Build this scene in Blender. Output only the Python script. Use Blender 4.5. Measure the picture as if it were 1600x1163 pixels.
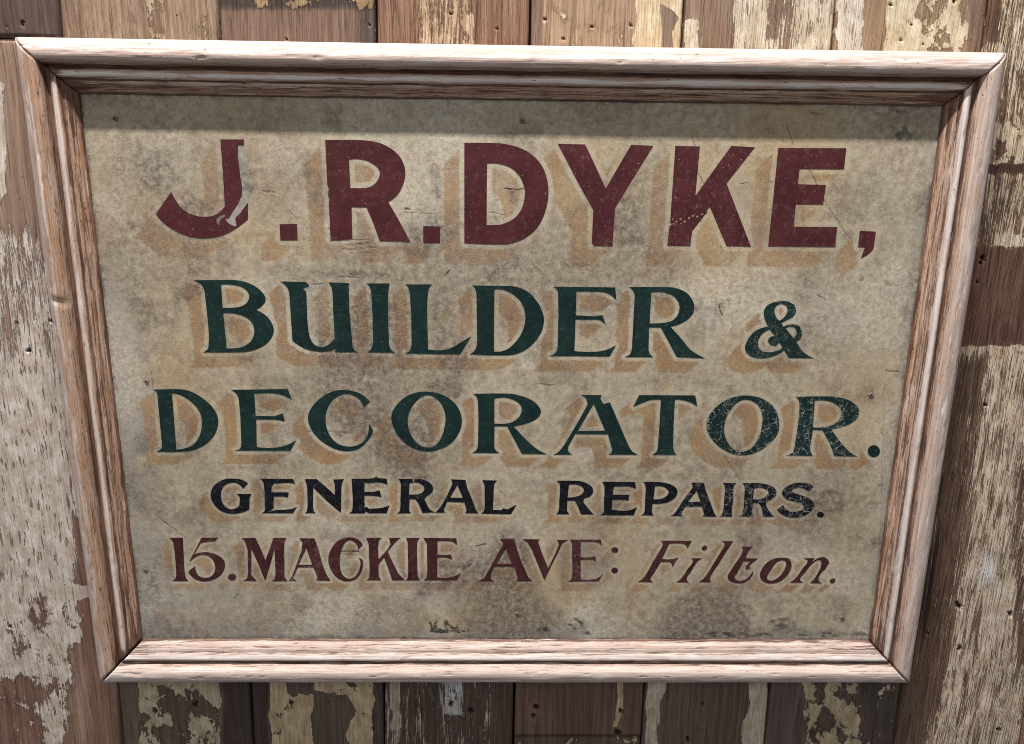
import bpy, math, random
import numpy as np
from mathutils import Euler, Vector
from mathutils.geometry import tessellate_polygon

for o in list(bpy.data.objects): bpy.data.objects.remove(o)
S = bpy.context.scene
C = S.collection
random.seed(5)

# ------------------------------------------------------------------ camera
F = 1250.0; PW, PH = 1600.0, 1163.0                 # focal length in photo pixels, photo size
CAM_ROT = (1.32118687, -0.01250152, -0.01543276)
CAM_LOC = (-0.01839769, -0.9768922, 0.27591182)
cd = bpy.data.cameras.new('camera'); cam = bpy.data.objects.new('camera', cd); C.objects.link(cam)
cam.location = CAM_LOC; cam.rotation_euler = CAM_ROT
cd.sensor_width = 36; cd.sensor_fit = 'HORIZONTAL'; cd.lens = 36*F/PW; cd.clip_start = .01; cd.clip_end = 50
S.camera = cam

# ------------------------------------------------------------------ light: indoor, ceiling batten plus the even light of the room
w = bpy.data.worlds.new('World'); S.world = w; w.use_nodes = True
bg = w.node_tree.nodes['Background']; bg.inputs[0].default_value = (.93, .96, 1, 1); bg.inputs[1].default_value = .26
def area(name, loc, target, sx, sy, power, col):
    l = bpy.data.lights.new(name, 'AREA'); l.shape = 'RECTANGLE'; l.size = sx; l.size_y = sy; l.energy = power; l.color = col
    o = bpy.data.objects.new(name, l); C.objects.link(o); o.location = loc
    o.rotation_euler = (Vector(target)-Vector(loc)).to_track_quat('-Z', 'Y').to_euler()
    return o
bt = area('ceiling_batten', (-.25, -.79, 2.72), (-.25, 0, .1), 1.0, .060, 215, (1, .965, .925))
bt.rotation_euler = (math.atan2(.79, 2.62), 0, 0)                       # the tube hangs parallel to the wall
area('room_lamp', (-1.1, -3.2, 2.3), (0, 0, 0), 1.6, .8, 30, (1, .97, .94))
S.view_settings.view_transform = 'Standard'; S.view_settings.look = 'None'
S.view_settings.gamma = 1; S.view_settings.exposure = 0
S.render.engine = 'CYCLES'; S.cycles.filter_width = 1.0

# ------------------------------------------------------------------ pixel <-> plane
RM = np.array(Euler(CAM_ROT).to_matrix()); CL = np.array(CAM_LOC)
def unproj(px, Y):
    px = np.atleast_2d(np.asarray(px, float))
    d = np.stack([(px[:, 0]-PW/2)/F, -(px[:, 1]-PH/2)/F, -np.ones(len(px))], 1) @ RM.T
    t = (Y-CL[1])/d[:, 1]
    return CL + d*t[:, None]
def proj(P):
    c = (np.asarray(P, float)-CL) @ RM
    return np.stack([PW/2 + F*c[..., 0]/-c[..., 2], PH/2 - F*c[..., 1]/-c[..., 2]], -1)

# ------------------------------------------------------------------ noise on numpy arrays
def _hash(i, j, s):
    h = (i.astype(np.int64)*374761393 + j.astype(np.int64)*668265263 + s*1442695041) & 0xffffffff
    h = ((h ^ (h >> 13))*1274126177) & 0xffffffff
    h = (h ^ (h >> 16)) & 0xffffffff
    return h/4294967295.0
def vnoise(x, y, s=0):
    i, j = np.floor(x), np.floor(y); fx, fy = x-i, y-j
    fx = fx*fx*(3-2*fx); fy = fy*fy*(3-2*fy)
    a = _hash(i, j, s); b = _hash(i+1, j, s); c = _hash(i, j+1, s); d = _hash(i+1, j+1, s)
    return (a*(1-fx)+b*fx)*(1-fy) + (c*(1-fx)+d*fx)*fy
def fbm(x, y, s=0, o=4):
    v = 0; a = .5; t = 0
    for k in range(o):
        v = v + a*vnoise(x*2**k, y*2**k, s+k*17); t += a; a *= .5
    return v/t
def sstep(a, b, x):
    t = np.clip((x-a)/(b-a), 0, 1); return t*t*(3-2*t)
def inpoly(X, Y, P):
    r = np.zeros(X.shape, bool); n = len(P)
    for i in range(n):
        x0, y0 = P[i]; x1, y1 = P[(i+1) % n]
        if y0 == y1: continue
        c = ((y0 > Y) != (y1 > Y)) & (X < (x1-x0)*(Y-y0)/(y1-y0)+x0)
        r ^= c
    return r
def segdist(X, Y, a, b):
    dx, dy = b[0]-a[0], b[1]-a[1]; L = dx*dx+dy*dy+1e-9
    t = np.clip(((X-a[0])*dx+(Y-a[1])*dy)/L, 0, 1)
    return np.hypot(X-a[0]-t*dx, Y-a[1]-t*dy)
def polysd(X, Y, P):
    d = np.full(X.shape, 1e9)
    for i in range(len(P)): d = np.minimum(d, segdist(X, Y, P[i], P[(i+1) % len(P)]))
    return np.where(inpoly(X, Y, P), -d, d)
def lin(c):
    c = np.array(c, float)/255
    return tuple(np.where(c <= .04045, c/12.92, ((c+.055)/1.055)**2.4))

# ------------------------------------------------------------------ mesh helpers
def mesh_quads(name, V, Q, smooth=True):
    me = bpy.data.meshes.new(name)
    V = np.asarray(V, np.float32); Q = np.asarray(Q, np.int32)
    me.vertices.add(len(V)); me.vertices.foreach_set('co', V.ravel())
    me.loops.add(Q.size); me.loops.foreach_set('vertex_index', Q.ravel())
    me.polygons.add(len(Q)); me.polygons.foreach_set('loop_start', np.arange(0, Q.size, 4, dtype=np.int32))
    me.polygons.foreach_set('loop_total', np.full(len(Q), 4, np.int32))
    me.polygons.foreach_set('use_smooth', np.full(len(Q), smooth))
    me.update(calc_edges=True); me.validate()
    return me
def grid_quads(nr, nc):
    i = np.arange(nr*nc).reshape(nr, nc)
    return np.stack([i[:-1, :-1], i[1:, :-1], i[1:, 1:], i[:-1, 1:]], -1).reshape(-1, 4)
def attr(me, name, arr):
    arr = np.asarray(arr, np.float32)
    if arr.ndim == 1:
        a = me.attributes.new(name, 'FLOAT', 'POINT'); a.data.foreach_set('value', arr)
    else:
        if arr.shape[1] == 3: arr = np.concatenate([arr, np.ones((len(arr), 1), np.float32)], 1)
        a = me.attributes.new(name, 'FLOAT_COLOR', 'POINT'); a.data.foreach_set('color', np.ascontiguousarray(arr).ravel())
def link(name, me, mat=None, parent=None):
    o = bpy.data.objects.new(name, me); C.objects.link(o)
    if mat: me.materials.append(mat)
    if parent: o.parent = parent
    return o

# ------------------------------------------------------------------ node helper
class N:
    def __init__(s, name):
        s.m = bpy.data.materials.new(name); s.m.use_nodes = True; s.t = s.m.node_tree
        s.b = s.t.nodes['Principled BSDF']
    def new(s, typ, **kw):
        n = s.t.nodes.new(typ)
        for k, v in kw.items(): setattr(n, k, v)
        return n
    def put(s, sock, v):
        if isinstance(v, bpy.types.NodeSocket): s.t.links.new(v, sock)
        elif isinstance(v, (tuple, list)) and sock.type == 'RGBA' and len(v) == 3: sock.default_value = (*v, 1)
        else: sock.default_value = v
    def math(s, op, a, b=0.0, c=0.0, clamp=False):
        n = s.new('ShaderNodeMath', operation=op, use_clamp=clamp)
        for i, v in enumerate((a, b, c)): s.put(n.inputs[i], v)
        return n.outputs[0]
    def add(s, a, b): return s.math('ADD', a, b)
    def mul(s, a, b): return s.math('MULTIPLY', a, b)
    def sub(s, a, b): return s.math('SUBTRACT', a, b)
    def step(s, x, lo, hi):
        n = s.new('ShaderNodeMapRange', interpolation_type='SMOOTHSTEP')
        s.put(n.inputs[0], x); s.put(n.inputs[1], lo); s.put(n.inputs[2], hi); return n.outputs[0]
    def rng(s, x, lo, hi, a, b):
        n = s.new('ShaderNodeMapRange')
        for i, v in enumerate((x, lo, hi, a, b)): s.put(n.inputs[i], v)
        return n.outputs[0]
    def mix(s, f, a, b, mode='MIX'):
        n = s.new('ShaderNodeMix', data_type='RGBA', blend_type=mode)
        s.put(n.inputs[0], f); s.put(n.inputs[6], a); s.put(n.inputs[7], b); return n.outputs[2]
    def mixf(s, f, a, b):
        n = s.new('ShaderNodeMix', data_type='FLOAT')
        s.put(n.inputs[0], f); s.put(n.inputs[2], a); s.put(n.inputs[3], b); return n.outputs[0]
    def attr(s, name, typ='GEOMETRY'):
        n = s.new('ShaderNodeAttribute', attribute_name=name, attribute_type=typ); return n
    def split(s, c):
        n = s.new('ShaderNodeSeparateColor'); s.put(n.inputs[0], c); return n.outputs
    def coord(s, obj=None):
        n = s.new('ShaderNodeTexCoord')
        if obj: n.object = obj
        return n.outputs['Object']
    def scale(s, v, sc, off=None):
        n = s.new('ShaderNodeVectorMath', operation='MULTIPLY'); s.put(n.inputs[0], v); n.inputs[1].default_value = sc
        r = n.outputs[0]
        if off is not None:
            m = s.new('ShaderNodeVectorMath', operation='ADD'); s.put(m.inputs[0], r); s.put(m.inputs[1], off); r = m.outputs[0]
        return r
    def noise(s, v, sc, det=4, rough=.55, dist=0.0):
        n = s.new('ShaderNodeTexNoise'); s.put(n.inputs['Vector'], v)
        n.inputs['Scale'].default_value = sc; n.inputs['Detail'].default_value = det
        n.inputs['Roughness'].default_value = rough; n.inputs['Distortion'].default_value = dist
        return n.outputs[0]
    def voro(s, v, sc, feature='F1'):
        n = s.new('ShaderNodeTexVoronoi', feature=feature); s.put(n.inputs['Vector'], v); n.inputs['Scale'].default_value = sc
        return n
    def bump(s, h, dist, strength=1.0):
        n = s.new('ShaderNodeBump'); n.inputs['Strength'].default_value = strength
        n.inputs['Distance'].default_value = dist; s.put(n.inputs['Height'], h); return n.outputs[0]
    def out(s, col, rough, nrm=None, spec=.3):
        s.put(s.b.inputs['Base Color'], col); s.put(s.b.inputs['Roughness'], rough)
        s.b.inputs['Specular IOR Level'].default_value = spec
        if nrm is not None: s.put(s.b.inputs['Normal'], nrm)
        return s.m

# ================================================================== the plank wall
YW = .022                                            # plank faces
def plank_material():
    n = N('weathered_plank'); co = n.coord()
    oi = n.new('ShaderNodeObjectInfo'); off = n.new('ShaderNodeCombineXYZ')
    n.put(off.inputs[0], n.mul(oi.outputs['Random'], 37.)); n.put(off.inputs[2], n.mul(oi.outputs['Random'], 91.))
    P = n.scale(co, (1, 1, 1), off.outputs[0])
    wood = n.attr('wood_col').outputs[0]; paint = n.attr('paint_col').outputs[0]
    g = n.split(n.attr('guide').outputs[0]); bias, streak, pit = g[0], g[1], g[2]
    warp = n.noise(n.scale(P, (9, 1, 2.2)), 1, 2)
    pw = n.new('ShaderNodeCombineXYZ'); n.put(pw.inputs[0], n.mul(warp, .03))
    Pw = n.new('ShaderNodeVectorMath', operation='ADD'); n.put(Pw.inputs[0], P); n.put(Pw.inputs[1], pw.outputs[0]); Pw = Pw.outputs[0]
    gr1 = n.noise(n.scale(Pw, (150, 20, 3.5)), 1, 4, .6)         # broad grain
    gr2 = n.noise(n.scale(Pw, (620, 60, 16)), 1, 4, .65)         # fine grain
    crack = n.noise(n.scale(Pw, (330, 30, 9)), 1, 3, .5)
    # how the paint has gone: along the grain, or in flakes
    ns = n.add(n.mul(n.noise(n.scale(Pw, (520, 40, 22)), 1, 5, .72), .62), n.mul(n.noise(n.scale(Pw, (95, 20, 8)), 1, 3), .38))
    nb = n.noise(n.scale(P, (34, 20, 24)), 1, 7, .62, .35)
    nf = n.noise(n.scale(P, (420, 60, 170)), 1, 3, .6)
    k = n.add(n.mixf(streak, nb, ns), n.mul(n.sub(nf, .5), .10))
    e = n.add(n.sub(bias, .5), n.mul(n.sub(k, .5), 2.3))
    mask = n.step(e, -.02, .03)
    rim = n.mul(n.step(e, -.16, -.01), n.sub(1, mask))           # old edge of the paint film
    # wood
    c = n.mix(n.step(gr1, .35, .68), n.mix(1, wood, (.60, .53, .48), 'MULTIPLY'), wood)
    c = n.mix(n.mul(n.step(gr2, .50, .75), .45), c, n.mix(1, wood, (1.45, 1.42, 1.4), 'MULTIPLY'))
    c = n.mix(n.mul(n.step(crack, .40, .30), .65), c, n.mix(1, wood, (.22, .18, .16), 'MULTIPLY'))
    blot = n.noise(n.scale(P, (22, 10, 7)), 1, 5, .6)
    c = n.mix(n.mul(n.step(blot, .5, .72), .45), c, n.mix(1, wood, (.52, .46, .44), 'MULTIPLY'))
    c = n.mix(n.mul(n.step(blot, .47, .3), .35), c, n.mix(1, wood, (1.35, 1.3, 1.22), 'MULTIPLY'))
    haze = n.noise(n.scale(Pw, (480, 40, 40)), 1, 4, .7)          # scraps of paint left in the grain
    c = n.mix(n.mul(n.step(haze, .60, .70), n.mul(n.step(bias, .02, .45), .75)), c, paint)
    c = n.mix(n.mul(rim, .55), c, n.mix(1, wood, (.42, .36, .33), 'MULTIPLY'))
    # paint
    pb = n.noise(n.scale(P, (60, 20, 38)), 1, 6, .65)
    pc = n.mix(n.step(pb, .38, .68), n.mix(1, paint, (.70, .64, .57), 'MULTIPLY'), paint)
    pc = n.mix(n.mul(n.step(gr2, .56, .74), .3), pc, n.mix(1, paint, (1.25, 1.27, 1.3), 'MULTIPLY'))
    spk = n.noise(n.scale(P, (520, 60, 260)), 1, 2, .5)
    pc = n.mix(n.mul(n.step(spk, .66, .72), .75), pc, (.05, .037, .028))
    pits = n.noise(n.scale(Pw, (300, 40, 38)), 1, 3, .55)
    pitm = n.mul(n.step(pits, .595, .625), streak)
    pc = n.mix(n.mul(pitm, .85), pc, n.mix(1, wood, (.42, .36, .32), 'MULTIPLY'))
    col = n.mix(mask, c, pc)
    wth = n.attr('["weather"]', 'OBJECT').outputs['Fac']
    ln = n.step(n.noise(n.scale(Pw, (760, 60, 13)), 1, 4, .62), .53, .62)
    col = n.mix(n.mul(ln, n.mul(wth, .60)), col, n.mix(1, wood, (.34, .29, .26), 'MULTIPLY'))
    grim = n.noise(n.scale(P, (46, 20, 30)), 1, 7, .7)
    col = n.mix(n.mul(n.step(grim, .55, .70), .5), col, n.mix(1, wood, (.45, .40, .37), 'MULTIPLY'))
    dots = n.step(n.noise(n.scale(P, (190, 30, 150)), 1, 2, .5), .735, .76)
    col = n.mix(n.mul(dots, .8), col, (.018, .013, .010))
    col = n.mix(pit, col, (.010, .008, .006))
    h = n.add(n.mul(mask, n.sub(.75, n.mul(pitm, .6))), n.add(n.mul(gr2, .35), n.mul(n.step(crack, .30, .42), .55)))
    h = n.sub(h, n.add(n.add(n.mul(pit, 2.), n.mul(dots, .8)), n.mul(ln, n.mul(wth, .8))))
    return n.out(col, n.mixf(mask, .62, .55), n.bump(h, .0011, 1.), .28)
M_PLANK = plank_material()

def poly(*a): return [(a[i], a[i+1]) for i in range(0, len(a), 2)]
def rect(x0, y0, x1, y1): return [(x0, y0), (x1, y0), (x1, y1), (x0, y1)]
WHITE = (196, 187, 178); CREAM = (204, 188, 160); DUST = (172, 152, 126); GREY = (176, 166, 154)
TAN = (163, 134, 107); BROWN = (134, 104, 84); RED = (126, 92, 74); UMBER = (104, 78, 64); PLUM = (96, 76, 70); DARK = (70, 52, 44)
# joint lines of the boards on the wall plane: x at the top of the picture and at the foot of it
JT = [-.90, -.715, -.5266, -.3434, -.1621, .0158, .1947, .3723, .5501, .735, .93]
JB = [-.93, -.748, -.5572, -.3677, -.1779, .0093, .1966, .3795, .5699, .7595, .955]
ZT, ZB = .4366, -.483
def joint(k, z):
    t = (z-ZB)/(ZT-ZB); q = min(max(k, 0), len(JT)-1)
    return JB[q]+(JT[q]-JB[q])*t+(k-q)*.188
HOLES = [(35, 38, 4.5), (10, 42, 2), (448, 61, 2.6), (578, 39, 2), (776, 45, 3), (704, 22, 2.4), (881, 61, 3.4), (851, 31, 2.6), (986, 40, 2.4), (925, 42, 2),
         (1391, 7, 3.4), (1407, 63, 3), (1443, 69, 2.4), (1491, 2, 3), (1424, 38, 2), (80, 502, 3), (15, 980, 4), (26, 505, 3), (44, 548, 4), (1540, 633, 3),
         (1536, 403, 5), (1533, 412, 4), (1527, 441, 2.5), (705, 1100, 5), (735, 1110, 6), (838, 1105, 5), (834, 1118, 5), (970, 1112, 5), (965, 1145, 7),
         (512, 1096, 2.6), (456, 1098, 5), (306, 1100, 5), (242, 1112, 6), (330, 1128, 3), (1098, 1100, 3), (1497, 945, 6), (1500, 948, 5), (1500, 1015, 6), (1578, 960, 5),
         (1315, 1065, 6), (1075, 1155, 4), (1450, 990, 2.5), (583, 1139, 4), (1560, 1140, 4)]
# per board: wood colour, paint colour, paint amount, streakiness, patches (outline in photo pixels, feather, {changes})
BOARDS = {
 0: (BROWN, GREY, .12, .7, []),
 1: ((158, 128, 108), WHITE, .05, .5, [
     (rect(-60, -80, 110, 59), 2, dict(w=PLUM, p=.02)),
     (poly(-40, 110, 8, 130, 11, 300, -40, 420), 5, dict(p=.75, s=.5)),
     (poly(-60, 360, 30, 345, 60, 335, 90, 430, 112, 480, 125, 600, 135, 720, -60, 700), 28, dict(p=.55, s=.95)),
     (poly(-80, 560, 118, 560, 140, 700, 150, 860, 125, 960, -80, 950), 45, dict(p=.80, s=1.)),
     (poly(-90, 930, 130, 930, 122, 1040, 112, 1200, -90, 1200), 30, dict(p=.60, s=.45, w=(126, 92, 76))),
     (poly(-60, 1070, 52, 1050, 72, 1200, -60, 1200), 16, dict(p=.34, s=.3)),
     (poly(112, 800, 148, 860, 172, 1060, 186, 1200, 138, 1200, 132, 1040, 118, 900), 9, dict(p=.16, s=.6, w=(132, 96, 78))),
     (rect(104, 915, 150, 935), 6, dict(p=.8, s=.3)), (rect(112, 960, 130, 1005), 6, dict(p=.72, s=.2))]),
 2: ((156, 130, 106), DUST, .30, .45, [
     (rect(205, -60, 258, 100), 14, dict(p=.40, s=.3, w=(150, 124, 102))), (rect(90, -60, 108, 100), 5, dict(w=BROWN, p=.2)),
     (rect(180, 1020, 214, 1250), 4, dict(w=(128, 108, 92), p=.2)), (rect(214, 1020, 346, 1250), 7, dict(p=.58, s=.15, w=(118, 96, 80), c=(208, 194, 168))),
     (rect(236, 1078, 300, 1150), 18, dict(p=.42, s=.1)),
     (rect(346, 1020, 420, 1250), 3, dict(w=(84, 66, 58), p=.04))]),
 3: ((136, 106, 88), CREAM, .12, .6, [
     (rect(330, -80, 600, 17), 3, dict(w=(74, 62, 56), p=.44, s=.1, c=(150, 128, 98))), (rect(560, 15, 590, 80), 4, dict(w=(98, 82, 76), p=.3, s=.6)),
     (rect(340, 16, 560, 100), 9, dict(w=(132, 104, 88), p=.10)),
     (rect(380, 1020, 421, 1250), 3, dict(w=(84, 68, 60), p=.03)), (rect(422, 1020, 588, 1250), 4, dict(p=.72, s=.2, c=(206, 186, 154), w=(100, 82, 68))),
     (poly(490, 1082, 545, 1088, 556, 1112, 540, 1150, 560, 1200, 490, 1200, 488, 1120), 4, dict(p=.10, s=.1, w=(112, 96, 82))),
     (rect(450, 1062, 490, 1086), 4, dict(p=.25, s=.1, w=(112, 96, 82))), (rect(584, 1020, 612, 1250), 3, dict(w=(92, 78, 70), p=.05))]),
 4: ((146, 108, 84), (190, 166, 140), .22, .9, [
     (rect(652, -60, 738, 100), 7, dict(p=.56, s=.9)), (rect(722, 20, 742, 80), 4, dict(p=.7, s=.3)),
     (rect(590, 1020, 815, 1250), 5, dict(w=(110, 86, 74), p=.42, s=1., c=(196, 182, 168))), (rect(612, 1062, 622, 1140), 3, dict(p=.85, s=.3)),
     (rect(692, 1060, 722, 1118), 5, dict(p=.62, s=.6, c=(210, 212, 216))), (rect(770, 1060, 806, 1200), 10, dict(p=.2, s=1.))]),
 5: ((176, 146, 116), (214, 196, 166), .26, .3, [
     (rect(828, -60, 850, 100), 3, dict(w=(140, 112, 96), p=.12)),
     (poly(988, -40, 1070, -40, 1070, 110, 986, 110, 990, 60, 996, 30), 3, dict(p=.88, s=.2)), (poly(1032, 8, 1050, 14, 1064, 28, 1050, 52, 1054, 90, 1032, 90, 1034, 50), 2, dict(p=.03, w=(140, 118, 98))),
     (rect(795, 1020, 1010, 1250), 6, dict(w=(124, 92, 78), p=.03)), (poly(966, 1060, 976, 1060, 974, 1110, 966, 1138, 958, 1138), 2, dict(p=.9, s=.3, c=(206, 180, 150))),
     (rect(800, 1151, 1002, 1260), 2, dict(w=(112, 92, 80), p=.34, s=.1)), (rect(800, 1149, 1002, 1152.5), 1.2, dict(k=.7))]),
 6: ((156, 128, 106), (208, 197, 178), .2, .8, [
     (rect(1072, 30, 1092, 100), 3, dict(p=.85, s=.3)), (rect(1094, -60, 1142, 100), 8, dict(p=.12, s=.5, w=(152, 124, 102))),
     (poly(1146, -40, 1310, -40, 1310, 110, 1142, 110), 7, dict(p=.66, s=.75)), (rect(1214, -40, 1244, 80), 12, dict(p=.5, s=.9)),
     (rect(1200, -40, 1216, 60), 8, dict(p=.3)),
     (rect(1000, 1020, 1210, 1250), 5, dict(w=(120, 96, 84), p=.08)), (poly(1012, 1020, 1042, 1020, 1040, 1080, 1030, 1110, 1028, 1250, 1004, 1250), 4, dict(p=.82, s=.4)),
     (poly(1170, 1060, 1200, 1060, 1200, 1250, 1160, 1250, 1158, 1130, 1172, 1100), 5, dict(p=.78, s=.3))]),
 7: ((168, 138, 108), (210, 197, 172), .4, .25, [
     (rect(1308, -60, 1350, 110), 4, dict(p=.84, s=.7, c=(206, 198, 186))), (poly(1350, -60, 1376, -60, 1382, 30, 1380, 60, 1376, 110, 1350, 110), 3, dict(p=.06, w=(166, 138, 106))),
     (poly(1378, -60, 1436, -60, 1440, 50, 1460, 110, 1380, 110, 1386, 30), 3, dict(p=.84, s=.15)), (rect(1436, -60, 1512, 110), 8, dict(p=.48, s=.1)), (rect(1514, -60, 1545, 110), 4, dict(p=.1, w=(134, 106, 88))),
     (rect(1195, 1020, 1256, 1250), 6, dict(w=(116, 96, 86), p=.06)), (rect(1256, 1020, 1346, 1250), 8, dict(w=(108, 90, 78), p=.57, s=.1, c=(200, 182, 152))),
     (rect(1344, 1020, 1412, 1250), 6, dict(w=(92, 76, 68), p=.28, s=.1))]),
 8: ((134, 100, 76), (206, 190, 166), .52, 1., [
     (rect(1520, -60, 1562, 64), 10, dict(p=.25, s=1., w=(120, 84, 64))), (rect(1556, 195, 1602, 262), 9, dict(p=.66, s=.25)),
     (rect(1540, 258, 1700, 272), 4, dict(p=.2, w=(100, 72, 56), k=.12)),
     (rect(1556, 366, 1700, 386), 5, dict(p=.62, s=.2, c=(208, 196, 176))),
     (rect(1480, 388, 1800, 541), 2.5, dict(w=(112, 78, 62), p=.0, s=1.)), (rect(1480, 540, 1800, 552), 4, dict(p=.6, s=.6)),
     (rect(1440, 552, 1800, 1250), 26, dict(w=(146, 116, 92), p=.62, s=1., c=(204, 188, 170))),
     (poly(1500, 560, 1540, 560, 1500, 860, 1470, 1100, 1400, 1250, 1420, 900), 16, dict(p=.26, w=(112, 84, 64))),  # dark strip beside the frame: its shadow put into the board's colours
     (rect(1400, 1070, 1440, 1250), 8, dict(p=.12, w=(116, 88, 72))),
     (poly(1545, 915, 1590, 905, 1585, 980, 1560, 1000, 1535, 985), 8, dict(p=.85, s=.3, c=(206, 192, 176))),
     (rect(1530, 865, 1556, 915), 9, dict(p=.75, s=.4, c=(206, 200, 196))), (rect(1570, 1085, 1600, 1163), 9, dict(p=.62, s=.5)),
     (rect(1588, 700, 1604, 1040), 10, dict(p=.4, s=.7, w=(122, 92, 74))),
     (poly(1469, 815, 1464, 870, 1456, 930, 1447, 985, 1440, 1020, 1445, 960, 1459, 870), 1.5, dict(k=.85)), (poly(1457, 840, 1455, 880, 1441, 960, 1436, 985, 1441, 930, 1452, 870), 1.3, dict(k=.6))]),
 9: ((130, 100, 80), GREY, .3, .9, []),
}
wall = bpy.data.objects.new('plank_wall', None); C.objects.link(wall); wall.location = (0, YW, -1.1)
wall['label'] = 'wall of old vertical boards with peeling cream and white paint behind the sign'; wall['category'] = 'wall'
def build_plank(k, z0, z1, seed, dy):
    """board k of the wall between heights z0 and z1, front face dense where it can be seen"""
    gap = .0016
    inner = 2 <= k <= 7
    step = .0019
    if inner: zs = np.concatenate([np.arange(-.62, -.385, step), np.linspace(-.385, .385, 14)[1:-1], np.arange(.385, .56, step)])
    elif k in (1, 8): zs = np.arange(max(z0, -.62), min(z1, .56), step)
    else: zs = np.arange(z0, z1, .008)
    zs = np.unique(np.round(np.concatenate([np.arange(z0, -.62, .02), zs[(zs >= -.62) & (zs <= .56)], np.arange(.58, z1, .02), [z0, z1]]), 5))
    nx = int(.185/(step if 1 <= k <= 8 else .006))
    u = np.linspace(0, 1, nx)
    Z, U = np.meshgrid(zs, u, indexing='ij')
    xl = joint(k, Z)+gap*(.7+.7*vnoise(Z*14, Z*0+seed, seed)); xr = joint(k+1, Z)-gap*(.7+.7*vnoise(Z*14, Z*0+seed+5, seed))
    X = xl+(xr-xl)*U; W = .185
    # relief: slight cupping, rounded arrises, grain hollows
    e = np.minimum(U, 1-U)*W
    Y = YW+dy+.0012*(U-.5)**2*4 + .0022*np.exp(-e/.0016) + .0009*(fbm(X*30, Z*4, seed)-.5)
    Y = np.where((Z-z0 < .002) | (z1-Z < .002), Y+.0015, Y)
    P = np.stack([X, Y, Z], -1).reshape(-1, 3)
    px = proj(P); PX, PY = px[:, 0], px[:, 1]
    jx = PX+9*(fbm(PX/14, PY/26, seed+3, 3)-.5); jy = PY+9*(fbm(PX/9, PY/20, seed+8, 3)-.5)
    wc, pc, pa, st, patches = BOARDS[k] if k in BOARDS else BOARDS[(0, 9)[k % 2]]
    dw = lambda c: (lambda v: .92*(.82*v+.18*v.mean()))(np.array(lin(c)))
    wood = np.tile(dw(wc), (len(P), 1)); paint = np.tile(lin(pc), (len(P), 1))
    amt = np.full(len(P), pa); stre = np.full(len(P), st); pit = np.zeros(len(P))
    for pg, f, ch in patches:
        a = np.array(pg); sel = (jx > a[:, 0].min()-2*f-2) & (jx < a[:, 0].max()+2*f+2) & (jy > a[:, 1].min()-2*f-2) & (jy < a[:, 1].max()+2*f+2)
        if not sel.any(): continue
        wgt = np.zeros(len(P)); qx, qy = (PX+1.2*(jx-PX)*.2, PY) if list(ch) == ['k'] else (jx, jy)
        wgt[sel] = 1-sstep(-f, f, polysd(qx[sel], qy[sel], pg))
        if 'p' in ch: amt += (ch['p']-amt)*wgt
        if 's' in ch: stre += (ch['s']-stre)*wgt
        if 'w' in ch: wood += (dw(ch['w'])-wood)*wgt[:, None]
        if 'c' in ch: paint += (np.array(lin(ch['c']))-paint)*wgt[:, None]
        if 'k' in ch: pit = np.maximum(pit, wgt*ch['k'])
    for hx, hy, hr in HOLES:
        d = np.hypot(PX-hx, (PY-hy)*.85)+hr*.9*(vnoise(PX/2.3, PY/2.3, 3)-.5)
        pit = np.maximum(pit, 1-sstep(hr*.35, hr*.85, d))
        ring = np.exp(-((d-hr*1.5)/(hr*.5))**2)
        wood *= (1+.22*ring[:, None])
    if k == 8:                                            # the knot in the bare dark length, and grain bending round it
        d = np.hypot((PX-1573)/1.0, (PY-520)/1.35)
        wood *= (1-.55*(1-sstep(9, 15, d))*(.6+.4*np.sin(d*1.4)))[:, None]
        wood *= (1-.22*np.exp(-((d-24)/8)**2)*(.5+.5*np.sin(d*.9)))[:, None]
    wood *= (.82+.36*fbm(P[:, 0]*9+seed, P[:, 2]*3.2, seed+40, 3))[:, None]
    # real hollows where the wood is gone
    P[:, 1] += .003*pit
    nr, nc = Z.shape
    Q = grid_quads(nr, nc)[:, ::-1]
    # sides and back
    idx = np.arange(nr*nc).reshape(nr, nc)
    ring = np.concatenate([idx[0, :], idx[1:, -1], idx[-1, -2::-1], idx[-2:0:-1, 0]])
    B = P[ring].copy(); B[:, 1] = YW+.020
    nb = len(P)+np.arange(len(ring))
    side = np.stack([ring, np.roll(ring, -1), np.roll(nb, -1), nb], -1)
    V = np.concatenate([P, B]); Q = np.concatenate([Q, side[:, ::-1]])
    org = np.array([0, YW, -1.1])
    me = mesh_quads('plank', V-org, Q)
    ex = lambda a: np.concatenate([a, a[ring]])
    attr(me, 'wood_col', ex(wood)); attr(me, 'paint_col', ex(paint))
    attr(me, 'guide', np.stack([ex(np.clip(amt, 0, 1)), ex(stre), ex(pit)], 1))
    o = link('plank', me, M_PLANK, wall); o['weather'] = {8: 1., 9: .8, 1: .22, 4: .6}.get(k, .3)
    return o
rz = np.random.RandomState(4)
zsplit = unproj([(10, 60)], YW)[0][2]
for k in range(-4, 15):
    dy = rz.uniform(-.0015, .0015)
    if k == 1:
        build_plank(k, -1.1, zsplit-.0006, 11, dy); build_plank(k, zsplit+.0006, 1., 57, dy-.0012)
    else:
        build_plank(k, -1.1, 1., 60+k*7, dy)
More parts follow.
